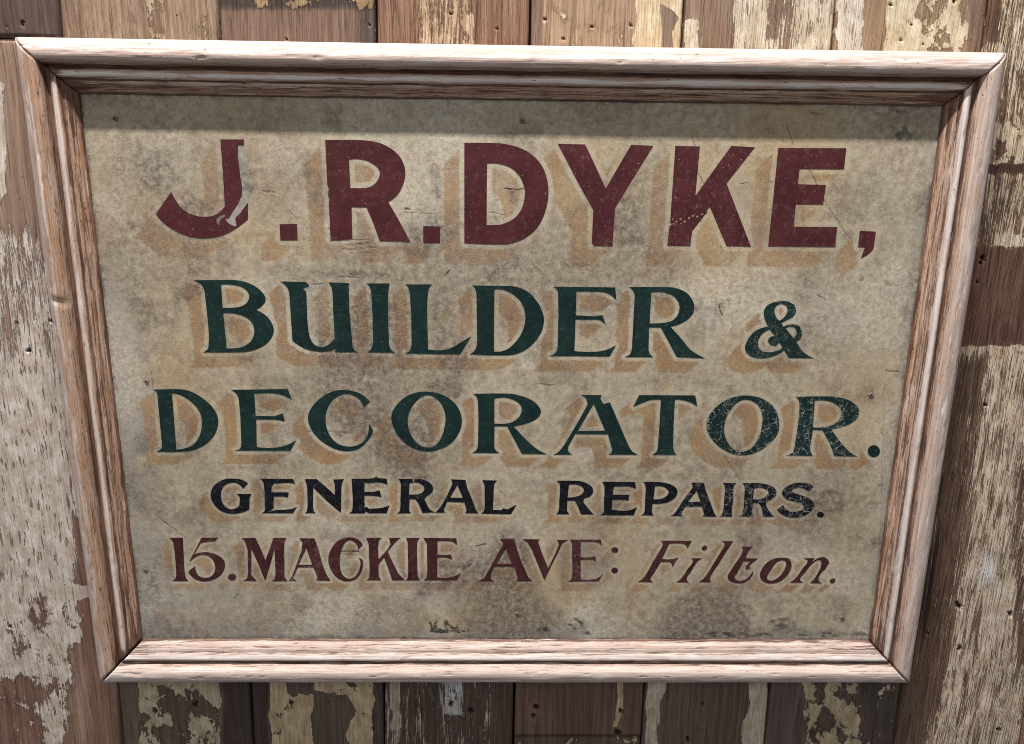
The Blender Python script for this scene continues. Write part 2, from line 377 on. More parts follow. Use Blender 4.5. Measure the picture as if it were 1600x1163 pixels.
def backing():
    n = N('dark_backing'); v = n.noise(n.coord(), 40, 4)
    m = n.out(n.mix(v, (.010, .008, .007), (.025, .02, .016)), .9)
    x0, x1, y0, y1, z0, z1 = -1.6, 1.65, YW+.0195, YW+.03, -1.09, .99
    V = [(x, y, z+1.1) for z in (z0, z1) for y in (y0-YW, y1-YW) for x in (x0, x1)]
    Q = [(0, 1, 5, 4), (3, 2, 6, 7), (1, 3, 7, 5), (2, 0, 4, 6), (4, 5, 7, 6), (2, 3, 1, 0)]
    link('backing_board', mesh_quads('backing_board', V, Q, False), m, wall)
backing()

# ================================================================== the sign
W, H = 1.0, .70547
sign = bpy.data.objects.new('shop_sign', None); C.objects.link(sign); sign.location = (0, 0, -H/2-.06)
sign['label'] = 'framed hand-painted trade sign with maroon, green and black shaded lettering on a boarded wall'; sign['category'] = 'sign'
ORG = np.array([0, 0, -H/2-.06])

# ---------------- lettering, traced: origin and scale of each tracing, then outlines; ~ marks a point on a curve
LINES = [
 ('maroon', (-32, 33), 8.0, [
  ((230, 200), 5.815, [
   ('letter', .35, ['665,105 880,105 878,158 825,155 822,250 835,330 845,440 ~862,540 858,610 830,680 790,740 745,815 710,825 715,842 745,872 800,897 812,882 800,820 850,770 905,690 915,680 915,830 ~820,905 ~700,970 ~530,1003 ~360,980 ~220,915 ~130,845 78,780 140,695 218,582 ~260,660 ~330,745 ~430,795 ~530,808 ~630,785 705,715 690,430',
      '625,845 ~650,800 712,785 700,812 ~670,830 650,885'])]),
  ((420, 200), 5.3333, [
   ('full_stop', .3, ['90,803 235,800 240,935 97,938']),
   ('letter', .35, ['470,100 620,101 ~830,107 ~960,140 ~1065,210 ~1120,290 ~1138,380 ~1115,480 ~1070,560 995,618 1090,780 1180,950 925,943 870,790 815,663 690,660 697,925 640,930 600,938 515,938 500,620 508,600 494,560 500,500 488,480',
      '668,265 ~730,258 ~820,275 ~900,325 ~925,375 ~905,440 ~850,488 ~780,502 680,500']),
   ('full_stop', .3, ['1287,818 1428,822 1426,960 1287,957'])]),
  ((700, 210), 4.70588, [
   ('letter', .3, ['120,62 300,63 ~420,72 ~540,105 ~640,170 ~705,260 ~738,400 ~720,550 ~660,680 ~570,760 ~460,803 ~380,810 120,800', '287,213 350,213 ~450,240 ~520,300 ~558,380 ~565,440 ~545,540 ~490,615 ~410,658 350,667 283,668']),
   ('letter', .5, ['808,70 1008,75 1085,235 1160,400 1240,260 1347,78 1508,85 1375,300 1228,540 1218,680 1210,822 1075,820 1058,800 1062,680 1068,555 940,325'])]),
  ((1030, 210), 4.5714, [
   ('letter', .6, ['115,83 290,87 258,440 515,83 682,93 480,350 655,803 480,797 380,560 360,515 235,690 222,797 58,795 72,662 92,640 78,630',
      '88,598 100,596 104,606 92,610', '112,622 124,612 130,622 120,632', '142,600 156,594 160,606 148,612', '172,620 184,610 190,622 178,634', '205,592 218,586 222,600 208,606', '228,578 246,570 250,584 234,590', '262,584 276,576 280,588 268,596', '296,566 314,560 316,572 300,578', '326,558 342,550 340,562 330,568', '96,634 106,628 108,640 98,646', '150,632 160,628 160,638 152,642']),
   ('letter', .5, ['850,98 1335,100 1320,250 1002,247 990,357 1190,362 1170,502 975,500 960,660 1270,663 1257,805 778,800 815,450']),
   ('comma', .5, ['1433,690 1547,695 1535,780 ~1520,830 1440,888 1470,808 1420,805'])])]),
 ('green', (-26, 24), 7.0, [
  ((280, 410), 4, [
   ('letter', .3, ['90,112 310,110 ~390,117 ~470,147 ~525,195 ~540,235 ~520,270 480,297 ~550,340 ~590,410 ~580,465 ~530,520 ~440,555 ~350,562 150,563 ~183,530 175,330 160,190 ~140,140', '262,140 ~310,138 ~380,150 ~425,180 ~438,215 ~420,255 ~370,280 272,285', '275,318 ~330,318 ~400,335 ~450,370 ~470,430 ~450,490 ~390,530 298,538']),
   ('letter', .3, ['632,120 792,122 814,148 772,164 795,185 800,330 ~812,450 ~840,510 ~890,530 ~940,510 972,475 962,300 ~955,170 935,125 1060,130 1063,300 1080,480 ~1090,540 1115,562 975,560 977,540 ~930,555 ~880,558 ~800,545 ~750,520 708,490 697,330 688,190 ~670,150']),
   ('letter', .25, ['1172,132 1315,132 ~1308,180 1305,330 1310,480 ~1320,540 1348,565 1180,562 ~1205,530 1212,480 1208,330 1200,190 ~1192,155'])]),
  ((600, 410), 4, [
   ('letter', .2, ['132,138 300,138 ~278,170 270,330 275,545 ~350,550 ~420,535 ~480,500 545,462 475,575 132,570 ~165,545 172,480 170,330 162,200 ~150,155']),
   ('letter', .2, ['552,145 ~720,147 ~820,152 ~900,185 ~960,250 ~990,310 ~1000,360 ~985,430 ~930,510 ~860,560 ~780,580 538,575 ~570,545 582,490 580,330 578,200 ~570,165', '690,170 ~730,168 ~790,190 ~850,240 ~880,310 ~880,380 ~850,460 ~790,530 ~740,555 687,558']),
   ('letter', .2, ['1060,152 1445,157 1452,235 ~1400,195 1340,183 1202,182 1200,332 1310,338 1365,330 1385,388 ~1350,362 1310,358 1197,358 1190,555 ~1290,560 ~1380,550 1447,520 1410,588 1035,585 ~1075,560 1085,500 1090,330 1088,200 ~1080,170'])]),
  ((940, 410), 4, [
   ('letter', .4, ['172,155 ~400,155 ~460,160 ~530,190 ~570,240 ~578,290 ~560,335 ~500,380 430,402 ~500,480 ~560,550 645,600 470,592 420,500 370,408 297,407 293,540 ~300,570 322,592 147,592 ~180,570 190,520 200,330 207,210 ~195,175', '310,188 ~370,185 ~440,205 ~480,250 ~485,300 ~460,350 ~410,375 300,382']),
   ('ampersand', .75, ['~1140,242 ~1195,260 ~1215,300 ~1200,335 ~1160,360 1122,378 1137,402 ~1190,388 ~1235,400 ~1252,440 ~1240,480 1215,492 ~1260,560 1325,600 1170,597 1140,550 ~1090,580 ~1000,600 ~930,585 ~897,545 ~910,490 ~960,430 1040,400 ~1018,350 ~1015,300 ~1050,260', '~1080,300 ~1095,270 ~1125,260 ~1155,275 ~1162,305 ~1140,345 1110,365 ~1090,340', '1048,420 ~1000,450 ~978,500 ~990,545 ~1040,562 ~1100,552 1132,532 1108,498 1090,522 ~1055,515 ~1040,488 ~1060,465 1085,462', '1150,412 ~1180,402 ~1212,415 ~1218,448 1200,475'])])]),
 ('green', (-26, 21), 6.5, [
  ((220, 580), 4, [
   ('letter', .4, ['80,115 200,113 ~290,120 ~380,165 ~455,235 ~483,300 ~470,380 ~420,445 ~340,490 ~260,503 100,503 ~130,480 130,430 115,270 105,170 ~100,135', '195,138 ~250,150 ~320,195 ~370,260 ~382,330 ~365,410 ~320,465 ~265,485 222,490 210,330']),
   ('letter', .35, ['567,117 910,112 920,115 943,177 ~870,145 800,137 710,140 718,280 830,282 888,265 900,313 ~840,303 722,303 725,475 ~800,480 ~890,470 972,432 935,497 592,497 ~622,480 628,430 622,280 612,170 ~597,140']),
   ('letter', .35, ['1432,190 1395,225 ~1360,170 ~1310,145 ~1260,145 ~1200,180 ~1165,240 ~1155,310 ~1175,390 ~1225,450 ~1300,472 ~1370,455 ~1415,405 1425,325 1452,370 ~1430,420 ~1370,480 ~1290,500 ~1200,480 ~1100,410 ~1048,320 ~1055,250 ~1110,180 ~1190,130 ~1280,118 ~1370,140'])]),
  ((600, 580), 4, [
   ('letter', .35, ['~265,128 ~370,150 ~450,210 ~485,290 ~475,370 ~420,450 ~340,490 ~265,502 ~160,470 ~85,400 ~47,310 ~55,250 ~110,180 ~180,140', '~265,150 ~215,175 ~165,240 ~148,310 ~165,390 ~205,450 ~265,477 ~320,465 ~360,410 ~382,330 ~382,270 ~355,200 ~310,160']),
   ('letter', .15, ['558,142 ~760,140 ~830,148 ~920,180 ~970,225 ~980,260 ~950,300 ~880,330 810,345 ~900,440 ~960,490 1017,518 862,517 810,420 770,345 690,345 690,450 ~695,490 720,512 552,510 ~580,490 588,430 590,290 587,190 ~578,160', '690,172 ~750,165 ~810,180 ~855,215 ~858,260 ~830,300 ~780,325 690,328']),
   ('letter', .3, ['1232,150 1360,150 1352,172 1372,205 1412,195 1470,330 1530,470 ~1550,500 1585,522 1405,522 ~1425,500 1420,470 1400,395 1195,392 1168,440 ~1150,480 ~1155,505 1175,522 1060,522 ~1095,500 1130,455 1200,340 1272,210 ~1262,170', '1310,205 1382,372 1210,375'])]),
  ((1000, 580), 4, [
   ('letter', .6, ['-5,150 345,152 358,220 ~300,190 240,178 218,178 210,330 207,460 ~212,500 228,523 78,523 ~105,500 112,460 122,330 130,178 ~60,182 ~0,205 -42,222']),
   ('letter', .9, ['~680,153 ~770,175 ~840,230 ~868,310 ~860,390 ~800,460 ~720,510 ~640,525 ~560,510 ~470,450 ~420,370 ~420,310 ~460,240 ~540,180 ~610,157', '~665,178 ~610,195 ~555,260 ~527,340 ~535,420 ~575,480 ~625,505 ~690,485 ~740,420 ~762,340 ~762,270 ~730,205']),
   ('letter', 1., ['972,160 ~1180,158 ~1250,165 ~1320,190 ~1365,235 ~1365,280 ~1320,325 ~1250,350 1195,362 ~1250,440 ~1310,505 1357,533 1215,530 1185,450 1140,368 1080,367 1065,460 ~1065,500 1080,530 915,527 ~955,505 968,460 988,330 997,220 ~990,180', '1092,185 ~1150,183 ~1215,200 ~1255,240 ~1255,285 ~1215,330 ~1150,350 1080,352']),
   ('full_stop', .4, ['~1461,463 ~1488,474 ~1499,500 ~1488,526 ~1461,537 ~1434,526 ~1423,500 ~1434,474'])])]),
 ('black', (-18, 14), 5.0, [
  ((320, 735), 6.4, [
   ('letter', .4, ['432,130 385,182 ~350,145 ~310,125 ~260,125 ~200,150 ~168,200 ~162,260 ~175,320 ~215,370 ~260,390 ~310,380 345,350 352,280 340,252 318,236 465,236 448,280 445,390 ~380,420 ~300,434 ~210,425 ~130,380 ~75,310 ~58,240 ~80,170 ~140,115 ~220,85 ~310,84 ~380,98']),
   ('letter', .6, ['555,84 880,86 890,100 905,137 ~860,125 780,126 690,132 670,160 665,220 815,220 838,224 832,270 780,262 690,262 688,380 620,425 660,410 720,395 780,395 ~870,385 922,365 880,428 565,428 ~598,405 600,340 598,220 592,140 ~580,110']),
   ('letter', .55, ['1000,88 1120,88 1210,165 1300,248 1300,140 1285,92 1392,88 ~1372,130 1365,250 1362,425 1220,305 1085,172 1082,350 ~1090,400 1108,428 1002,428 ~1022,400 1028,300 1022,150'])]),
  ((560, 735), 6.4, [
   ('letter', .4, ['-68,84 90,84 160,78 180,60 195,78 282,84 292,147 ~250,128 190,118 110,128 62,122 60,215 160,214 190,204 212,200 232,270 205,262 170,255 60,252 62,375 85,365 105,385 170,382 ~250,372 310,350 282,428 110,430 70,410 62,430 -98,430 ~-62,400 -60,220 -65,140']),
   ('letter', .45, ['400,85 540,86 548,130 560,90 ~620,88 ~690,110 ~740,155 ~745,200 ~720,235 ~680,262 660,290 690,350 ~720,395 768,420 640,426 600,330 570,290 512,286 508,380 ~512,410 526,428 388,432 ~415,400 420,300 425,180 ~420,120', '512,128 ~580,120 ~640,145 ~660,185 ~640,220 ~590,240 505,242']),
   ('letter', .15, ['928,90 1070,96 1090,180 1140,300 1175,395 1198,428 1070,430 1082,400 1062,322 888,312 868,360 ~855,395 868,422 770,424 820,370 880,270 942,130', '990,145 1045,275 915,275']),
   ('letter', .15, ['1240,98 1385,102 ~1360,140 1352,250 1345,395 1430,398 1450,380 1490,392 1580,345 1525,438 1228,432 ~1258,400 1262,300 1262,150'])]),
  ((860, 740), 6.4, [
   ('letter', .4, ['60,72 240,72 ~330,85 ~410,130 ~428,180 ~400,225 ~330,265 ~380,350 432,408 305,408 280,340 245,272 170,272 165,370 188,408 55,406 ~78,380 88,280 96,170 95,105', '185,112 ~260,110 ~325,140 ~332,180 ~300,215 ~240,235 172,240']),
   ('letter', .35, ['520,82 848,86 855,155 ~800,132 740,128 635,130 622,212 788,212 780,272 740,262 620,262 612,362 ~720,372 ~800,365 865,335 832,418 498,414 ~530,390 535,300 540,200 540,130']),
   ('letter', .4, ['932,84 ~1090,86 ~1190,105 ~1255,145 ~1270,190 ~1240,245 ~1180,285 ~1100,302 1022,302 1015,390 1030,420 905,416 ~938,390 945,280 952,180 ~948,120', '1045,130 ~1120,130 ~1175,165 ~1178,205 ~1140,240 ~1090,256 1030,258'])]),
  ((1060, 740), 6.4, [
   ('letter', .8, ['130,92 255,92 270,160 320,290 355,390 382,432 245,430 255,400 235,332 70,332 45,365 ~30,395 35,424 -82,424 ~-40,400 40,280 100,195 145,140', '182,172 222,282 95,285']),
   ('letter', .85, ['445,94 578,96 ~552,130 548,240 532,390 540,432 412,430 ~440,400 455,290 465,170 ~462,120']),
   ('letter', 1., ['640,94 ~820,98 ~920,120 ~975,165 ~978,210 ~940,255 ~875,292 ~910,380 958,432 845,432 835,350 805,295 745,292 735,380 748,430 608,430 ~640,400 655,300 662,180 ~660,125', '755,150 ~820,142 ~890,170 ~895,205 ~860,240 ~800,258 745,258']),
   ('letter', 1., ['1348,130 1300,178 ~1250,150 ~1190,142 ~1140,160 ~1150,190 ~1220,215 ~1300,245 ~1350,290 ~1345,350 ~1290,405 ~1200,436 ~1110,438 ~1030,405 985,362 1048,318 ~1080,360 ~1150,382 ~1215,375 ~1255,345 ~1240,310 ~1180,285 ~1090,260 ~1040,215 ~1040,175 ~1090,125 ~1170,96 ~1260,94 ~1320,110']),
   ('full_stop', .5, ['~1420,383 ~1446,392 ~1454,410 ~1446,430 ~1420,438 ~1394,430 ~1385,410 ~1394,392'])])]),
 ('oxblood', (-17, 15), 4.6, [
  ((260, 830), 6.4, [
   ('digit', .4, ['35,68 165,66 172,220 182,400 195,470 222,500 60,498 ~92,470 98,400 85,220 68,105']),
   ('digit', .5, ['350,66 518,66 485,104 440,100 345,118 275,235 ~340,215 ~420,212 ~520,245 ~580,300 ~585,360 ~550,430 ~480,480 ~400,502 ~310,490 ~250,450 218,405 290,345 ~295,400 ~330,450 ~390,468 ~450,450 ~485,400 ~485,330 ~450,270 ~390,240 ~320,245 232,308 245,270 300,170 330,110']),
   ('full_stop', .2, ['~657,424 ~686,436 ~697,458 ~686,482 ~657,492 ~628,482 ~617,458 ~628,436']),
   ('letter', .55, ['752,70 890,68 940,170 990,290 1040,160 1070,68 1200,68 ~1182,110 1180,300 1182,460 1210,500 1050,500 ~1085,470 1088,330 1080,180 1040,330 988,498 940,370 850,175 850,330 848,440 905,498 762,496 ~808,465 815,330 812,180 785,100']),
   ('letter', .75, ['1330,72 1480,72 1520,180 1560,330 1600,430 1640,496 1500,494 1510,460 1470,362 1315,362 1290,420 1260,470 1300,496 1225,498 1262,440 1310,310 1350,200 1362,110', '1400,170 1458,335 1320,338'])]),
  ((490, 830), 6.4, [
   ('letter', .55, ['492,138 442,190 ~440,150 ~410,110 ~370,92 ~320,110 ~285,170 ~265,250 ~262,340 ~280,420 ~320,465 ~370,475 ~420,450 ~455,390 ~470,320 455,268 ~490,290 ~492,350 ~470,420 ~420,480 ~360,500 ~290,495 ~210,440 ~155,340 ~150,250 ~180,170 ~240,100 ~320,66 ~400,66 ~460,95']),
   ('letter', .5, ['525,68 680,66 ~652,100 650,280 730,195 770,130 755,68 868,66 ~820,110 740,205 800,330 850,430 912,490 785,492 770,440 705,262 650,335 650,450 675,490 528,492 ~555,460 556,280 550,120']),
   ('letter', .45, ['925,68 1062,68 ~1038,110 1036,280 1040,440 1060,492 920,492 ~942,460 944,280 942,120']),
   ('letter', .4, ['1098,68 1428,72 1435,140 ~1390,108 1330,98 1240,98 1238,235 1340,240 1372,232 1388,290 ~1350,268 1238,262 1236,462 ~1330,468 ~1410,450 1472,420 1432,490 1098,492 ~1130,460 1135,280 1135,130'])]),
  ((740, 830), 6.4, [
   ('letter', .3, ['262,76 405,78 425,150 470,290 520,400 545,460 585,500 428,500 442,465 405,355 208,355 175,430 ~172,470 198,500 50,500 105,470 170,360 250,210 300,130', '322,175 380,325 230,325']),
   ('letter', .35, ['490,80 658,82 645,105 680,210 745,370 820,220 855,130 835,88 940,88 890,120 840,220 775,350 708,492 650,350 580,180 540,115']),
   ('letter', .75, ['965,84 1275,86 1280,142 ~1230,112 1160,105 1072,105 1070,262 1170,262 1215,250 1225,305 ~1180,285 1070,288 1070,480 ~1170,485 ~1240,470 1292,430 1250,500 940,505 ~980,475 985,280 985,130']),
   ('colon_dot', .2, ['~1412,160 ~1438,170 ~1447,188 ~1438,208 ~1412,216 ~1386,208 ~1377,188 ~1386,170']), ('colon_dot', .2, ['~1410,364 ~1434,374 ~1443,392 ~1434,412 ~1410,420 ~1386,412 ~1377,392 ~1386,374'])]),
  ((990, 835), 4.8485, [
   ('letter', .45, ['205,48 440,50 408,108 ~390,78 ~340,68 270,72 215,185 ~270,190 340,175 290,250 ~285,218 255,208 205,210 150,300 ~128,340 148,362 30,360 ~75,330 130,240 200,120 ~222,75']),
   ('letter', .35, ['435,182 518,182 ~480,210 430,290 ~402,335 418,364 320,364 ~360,335 410,260 ~450,205']), ('letter_dot', .3, ['~540,86 ~555,92 ~556,106 ~542,120 ~526,120 ~516,112 ~520,96']),
   ('letter', .35, ['670,52 755,52 715,110 640,230 ~580,325 585,362 495,362 ~540,325 610,215 675,110 ~690,75']),
   ('letter', .3, ['820,92 902,94 ~880,115 845,182 940,184 900,215 875,240 885,255 850,270 848,245 885,205 832,205 ~785,290 ~765,330 ~800,352 ~860,335 902,278 ~900,310 ~850,360 ~790,370 ~735,355 ~712,325 ~740,270 790,195 ~825,130']),
   ('letter', .35, ['~1125,178 ~1175,185 ~1195,220 ~1190,265 ~1150,325 ~1095,362 ~1030,372 ~980,355 ~957,315 ~970,265 ~1010,215 ~1065,185', '~1120,198 ~1080,215 ~1040,270 ~1010,330 ~1040,352 ~1085,335 ~1130,290 ~1155,235 ~1150,205']),
   ('letter', .45, ['1290,182 1370,180 1350,212 ~1400,180 ~1450,175 1482,212 1450,265 ~1400,330 1425,372 1335,368 ~1370,335 1415,255 ~1420,205 ~1395,195 1335,240 1290,300 ~1260,340 1285,366 1180,366 ~1225,335 1285,250 ~1318,205']),
   ('full_stop', .2, ['~1510,334 ~1527,340 ~1528,352 ~1514,368 ~1496,370 ~1486,360 ~1490,345'])])]),
]
def flatten(s, org, sc):
    pts, sm = [], []
    for t in s.split():
        sm.append(t[0] == '~'); x, y = t.lstrip('~').split(',')
        pts.append((org[0]+float(x)/sc, org[1]+float(y)/sc))
    P = np.array(pts); n = len(P); out = []
    for i in range(n):
        a, b = P[i], P[(i+1) % n]; L = np.hypot(*(b-a)); sa, sb = sm[i], sm[(i+1) % n]
        if not (sa or sb): out.append(a); continue
        def tan(j):
            d = P[(j+1) % n]-P[j-1]; return d/(np.hypot(*d)+1e-9)*L
        m0 = tan(i) if sa else None; m1 = tan((i+1) % n) if sb else None
        if m0 is None: m0 = 1.5*(b-a)-.5*m1
        if m1 is None: m1 = 1.5*(b-a)-.5*m0
        for q in range(5):
            t = q/5; h = (2*t**3-3*t*t+1, t**3-2*t*t+t, -2*t**3+3*t*t, t**3-t*t)
            out.append(h[0]*a+h[1]*m0+h[2]*b+h[3]*m1)
    return np.array(out)

# ---------------- raster of the painted shapes on the board (0.6 mm cells), used for the glazed shades behind the letters
CELL = .0006
gx = int(round(W/CELL)); gz = int(round(H/CELL))
cx = -W/2+(np.arange(gx)+.5)*CELL; cz = H/2-(np.arange(gz)+.5)*CELL
def stamp(arr, P3):
    x0, x1 = P3[:, 0].min(), P3[:, 0].max(); z0, z1 = P3[:, 2].min(), P3[:, 2].max()
    i0, i1 = np.searchsorted(cx, (x0, x1)); j0, j1 = np.searchsorted(-cz, (-z1, -z0))
    XX, ZZ = np.meshgrid(cx[i0:i1], cz[j0:j1])
    arr[j0:j1, i0:i1] ^= inpoly(XX, ZZ, P3[:, (0, 2)])
def shift(a, dx, dy):
    r = np.zeros_like(a); h, w_ = a.shape
    r[max(dy, 0):h+min(dy, 0), max(dx, 0):w_+min(dx, 0)] = a[max(-dy, 0):h-max(dy, 0), max(-dx, 0):w_-max(dx, 0)]
    return r
def blur(a, n):
    for ax in (0, 1):
        c = np.cumsum(np.pad(a, [(n+1, n) if i == ax else (0, 0) for i in (0, 1)], mode='edge'), axis=ax)
        m = 2*n+1
        a = (c[m:] - c[:-m])/m if ax == 0 else (c[:, m:]-c[:, :-m])/m
    return a
ink = np.zeros((gz, gx), bool); halo = np.zeros((gz, gx), bool); shade = np.zeros((gz, gx), bool); shade_amt = np.zeros((gz, gx), np.float32)
GLYPHS = []
for li, (colour, v, gap, groups) in enumerate(LINES):
    lm = np.zeros((gz, gx), bool); yy = []
    for org, sc, gl in groups:
        for name, wear, conts in gl:
            polys = [unproj(flatten(c, org, sc), 0.) for c in conts]
            GLYPHS.append((colour, name, wear, polys)); yy.append(np.mean(polys[0][:, 2]))
            for P3 in polys: stamp(lm, P3)
    ink |= lm
    zc = np.mean(yy); pc = proj(np.array([0, 0, zc])); d = unproj([pc+np.array(v)], 0.)[0]-unproj([pc], 0.)[0]
    vx, vy = d[0]/CELL, -d[2]/CELL
    r = (unproj([pc+np.array((gap, 0))], 0.)[0]-unproj([pc], 0.)[0])[0]/CELL
    ex = lm.copy(); nst = int(max(abs(vx), abs(vy))/2)
    for k in range(1, nst+1): ex |= shift(lm, int(round(vx*k/nst)), int(round(vy*k/nst)))
    ho = lm.copy()
    for a in np.linspace(0, 2*math.pi, 28, endpoint=False):
        for q in (.5, 1.): ho |= shift(lm, int(round(r*q*math.cos(a))), int(round(r*q*math.sin(a))))
    shade |= ex; halo |= ho; shade_amt[ex] = (.80, 1.08, 1.05, .88, .80)[li]
shade &= ~halo
shade_f = blur((shade*shade_amt).astype(np.float32), 1)
halo_f = blur((halo & ~ink).astype(np.float32), 2)

# ---------------- the board
PIT = .00125
nc, nr = int(W/PIT)+1, int(H/PIT)+1
bx = np.linspace(-W/2-.006, W/2+.006, nc); bz = np.linspace(H/2+.006, -H/2-.006, nr)
XX, ZZ = np.meshgrid(bx, bz)
px = proj(np.stack([XX, XX*0, ZZ], -1)); PX, PY = px[..., 0], px[..., 1]
def sample(a):
    fx = np.clip((XX+W/2)/CELL-.5, 0, gx-1.001); fz = np.clip((H/2-ZZ)/CELL-.5, 0, gz-1.001)
    i = fx.astype(int); j = fz.astype(int); u = fx-i; t = fz-j
    return (a[j, i]*(1-u)+a[j, i+1]*u)*(1-t)+(a[j+1, i]*(1-u)+a[j+1, i+1]*u)*t
A_shade = sample(shade_f)*(.55+.9*fbm(XX*26, ZZ*20, 4, 4))
A_halo = sample(halo_f)
grime = np.zeros_like(XX); pale = np.zeros_like(XX); grey = np.zeros_like(XX); mark = np.zeros_like(XX); rust = np.zeros_like(XX); ochre = np.zeros_like(XX)
rag = lambda s, k=1.: (fbm(PX/(22*k), PY/(18*k), s, 5)-.5)*2
def blob(A, x, y, rx, ry, a, s=0, ang=0., rg=.9):
    c, sn = math.cos(ang), math.sin(ang); dx, dy = PX-x, PY-y
    d = np.hypot((dx*c+dy*sn)/rx, (-dx*sn+dy*c)/ry)+rag(s)*rg
    A += a*(1-sstep(.45, 1.15, d))
def line(A, pts, wd, a, s=0, wob=2.):
    ox = PX+wob*(fbm(PX/9, PY/9, s, 3)-.5)*2; oy = PY+wob*(fbm(PX/9, PY/9, s+31, 3)-.5)*2
    for p, q in zip(pts[:-1], pts[1:]):
        d = segdist(ox, oy, p, q)
        A[:] = np.maximum(A, a*(1-sstep(wd*.4, wd*1.25, d))*(.55+.9*vnoise(PX/7, PY/7, s+5)))
# wear towards the edges of the board
ed = np.minimum.reduce([XX+W/2, W/2-XX, ZZ+H/2, H/2-ZZ])
grey += .85*(1-sstep(.0, .05, (XX+W/2)+.030*rag(3)))*sstep(250, 560, PY)
grey += .60*(1-sstep(.0, .018, (W/2-XX)+.016*rag(5)))
grey += .80*(1-sstep(.0, .030, (ZZ+H/2)+.030*rag(6)))
grime += .45*(1-sstep(0, .006, ed+.003*rag(8)))
for a in [(515, 182, 16, 22, .75, 1), (530, 172, 8, 10, .6, 2), (700, 175, 60, 14, .25, 3), (680, 275, 9, 34, .55, 4), (684, 305, 8, 18, .6, 5), (798, 300, 16, 10, .6, 6), (803, 312, 8, 8, .7, 7),
          (540, 655, 34, 24, .45, 8), (650, 670, 22, 22, .55, 9), (540, 676, 22, 6, .5, 10), (660, 915, 44, 18, .55, 11), (905, 890, 40, 36, .45, 12), (945, 862, 22, 22, .35, 13), (870, 860, 18, 24, .4, 14), (855, 760, 60, 30, .18, 15),
          (960, 800, 40, 22, .3, 16), (1090, 820, 60, 20, .28, 17), (235, 760, 40, 60, .42, 18), (270, 700, 60, 30, .30, 19), (300, 600, 70, 60, .22, 20), (1290, 500, 60, 70, .28, 21), (1230, 450, 60, 30, .2, 22), (1125, 482, 8, 12, .7, 23), (1105, 483, 22, 4, .35, 24),
          (1346, 434, 5, 7, .8, 25), (1386, 440, 5, 4, .8, 26), (1400, 480, 30, 60, .15, 27), (797, 496, 8, 8, .85, 28), (560, 500, 40, 20, .15, 29), (480, 428, 50, 12, .35, 30), (570, 428, 40, 8, .4, 31), (300, 455, 16, 14, .6, 32), (510, 1000, 120, 10, .3, 33),
          (630, 740, 20, 8, .6, 34), (1180, 845, 60, 16, .22, 35), (1360, 800, 60, 120, .14, 36), (560, 890, 20, 14, .5, 37), (540, 870, 16, 16, .4, 38), (480, 905, 26, 12, .3, 39), (900, 410, 18, 10, .35, 40), (1050, 590, 50, 14, .25, 41), (1010, 730, 30, 14, .22, 42), (425, 420, 30, 12, .3, 43), (1228, 980, 26, 14, .7, 44),
          (205, 352, 7, 7, .7, 46), (258, 320, 10, 8, .25, 47), (290, 810, 40, 14, .25, 48), (905, 985, 20, 12, .65, 49), (1040, 465, 10, 7, .45, 50), (245, 540, 40, 30, .25, 51), (1200, 990, 150, 8, .65, 52)]:
    blob(grime, *a)
for a in [(530, 960, 70, 34, .7, 60), (470, 975, 50, 22, .6, 61), (620, 970, 30, 14, .4, 62), (545, 725, 26, 18, .6, 63), (470, 855, 26, 14, .6, 64), (540, 815, 18, 14, .5, 65), (790, 740, 90, 40, .25, 66), (260, 260, 90, 60, .3, 67), (450, 240, 50, 40, .3, 68), (900, 960, 22, 20, .6, 69), (870, 985, 16, 10, .8, 70),
          (830, 575, 26, 7, .6, 71), (820, 570, 12, 4, .9, 72), (920, 710, 22, 10, .6, 73), (935, 700, 8, 5, .6, 74), (1110, 470, 70, 40, .2, 75), (300, 960, 60, 30, .3, 76), (930, 320, 40, 40, .25, 77), (1400, 340, 60, 90, .12, 78), (1300, 860, 80, 60, .2, 79), (360, 580, 40, 20, .25, 80), (740, 650, 14, 30, .2, 81), (775, 425, 40, 8, .5, 82), (790, 600, 30, 20, .3, 83), (775, 508, 10, 16, .5, 84), (985, 540, 30, 40, .2, 85), (660, 655, 9, 7, .5, 86), (1145, 810, 14, 6, .3, 87)]:
    blob(pale, *a)
# bare grey board where the J is scraped, and smaller losses
J0 = lambda s: flatten(s, (230, 200), 5.815)
sd = polysd(PX+1.2*rag(90, .2), PY+1.2*rag(91, .2), J0('826,150 880,156 908,330 922,450 930,560 915,620 905,692 802,822 814,892 800,900 745,874 708,826 790,740 862,600 845,440 834,330 820,250'))
grey = np.maximum(grey, 1.25*(1-sstep(-1.5, 1.5, sd))); pale = np.maximum(pale, .35*(1-sstep(-1.5, 1.5, sd)))
grey = np.maximum(grey, 1.1*(1-sstep(-1, 1.2, polysd(PX, PY, J0('620,848 650,796 716,782 702,816 668,834 648,890')))))
for a in [(478, 449, 8, 5, .9, 92), (475, 452, 5, 4, 1., 93), (947, 622, 7, 6, .8, 94), (686, 300, 6, 22, .5, 95), (462, 868, 18, 12, .5, 96), (905, 850, 22, 14, .6, 97), (335, 868, 8, 6, .7, 98), (250, 900, 40, 60, .5, 99), (330, 940, 90, 40, .45, 100), (920, 880, 50, 50, .4, 101), (230, 640, 20, 90, .35, 102), (1195, 350, 60, 60, .25, 103), (1155, 300, 30, 40, .25, 104), (320, 300, 60, 80, .18, 105), (660, 925, 60, 30, .4, 106)]:
    blob(grey, *a)
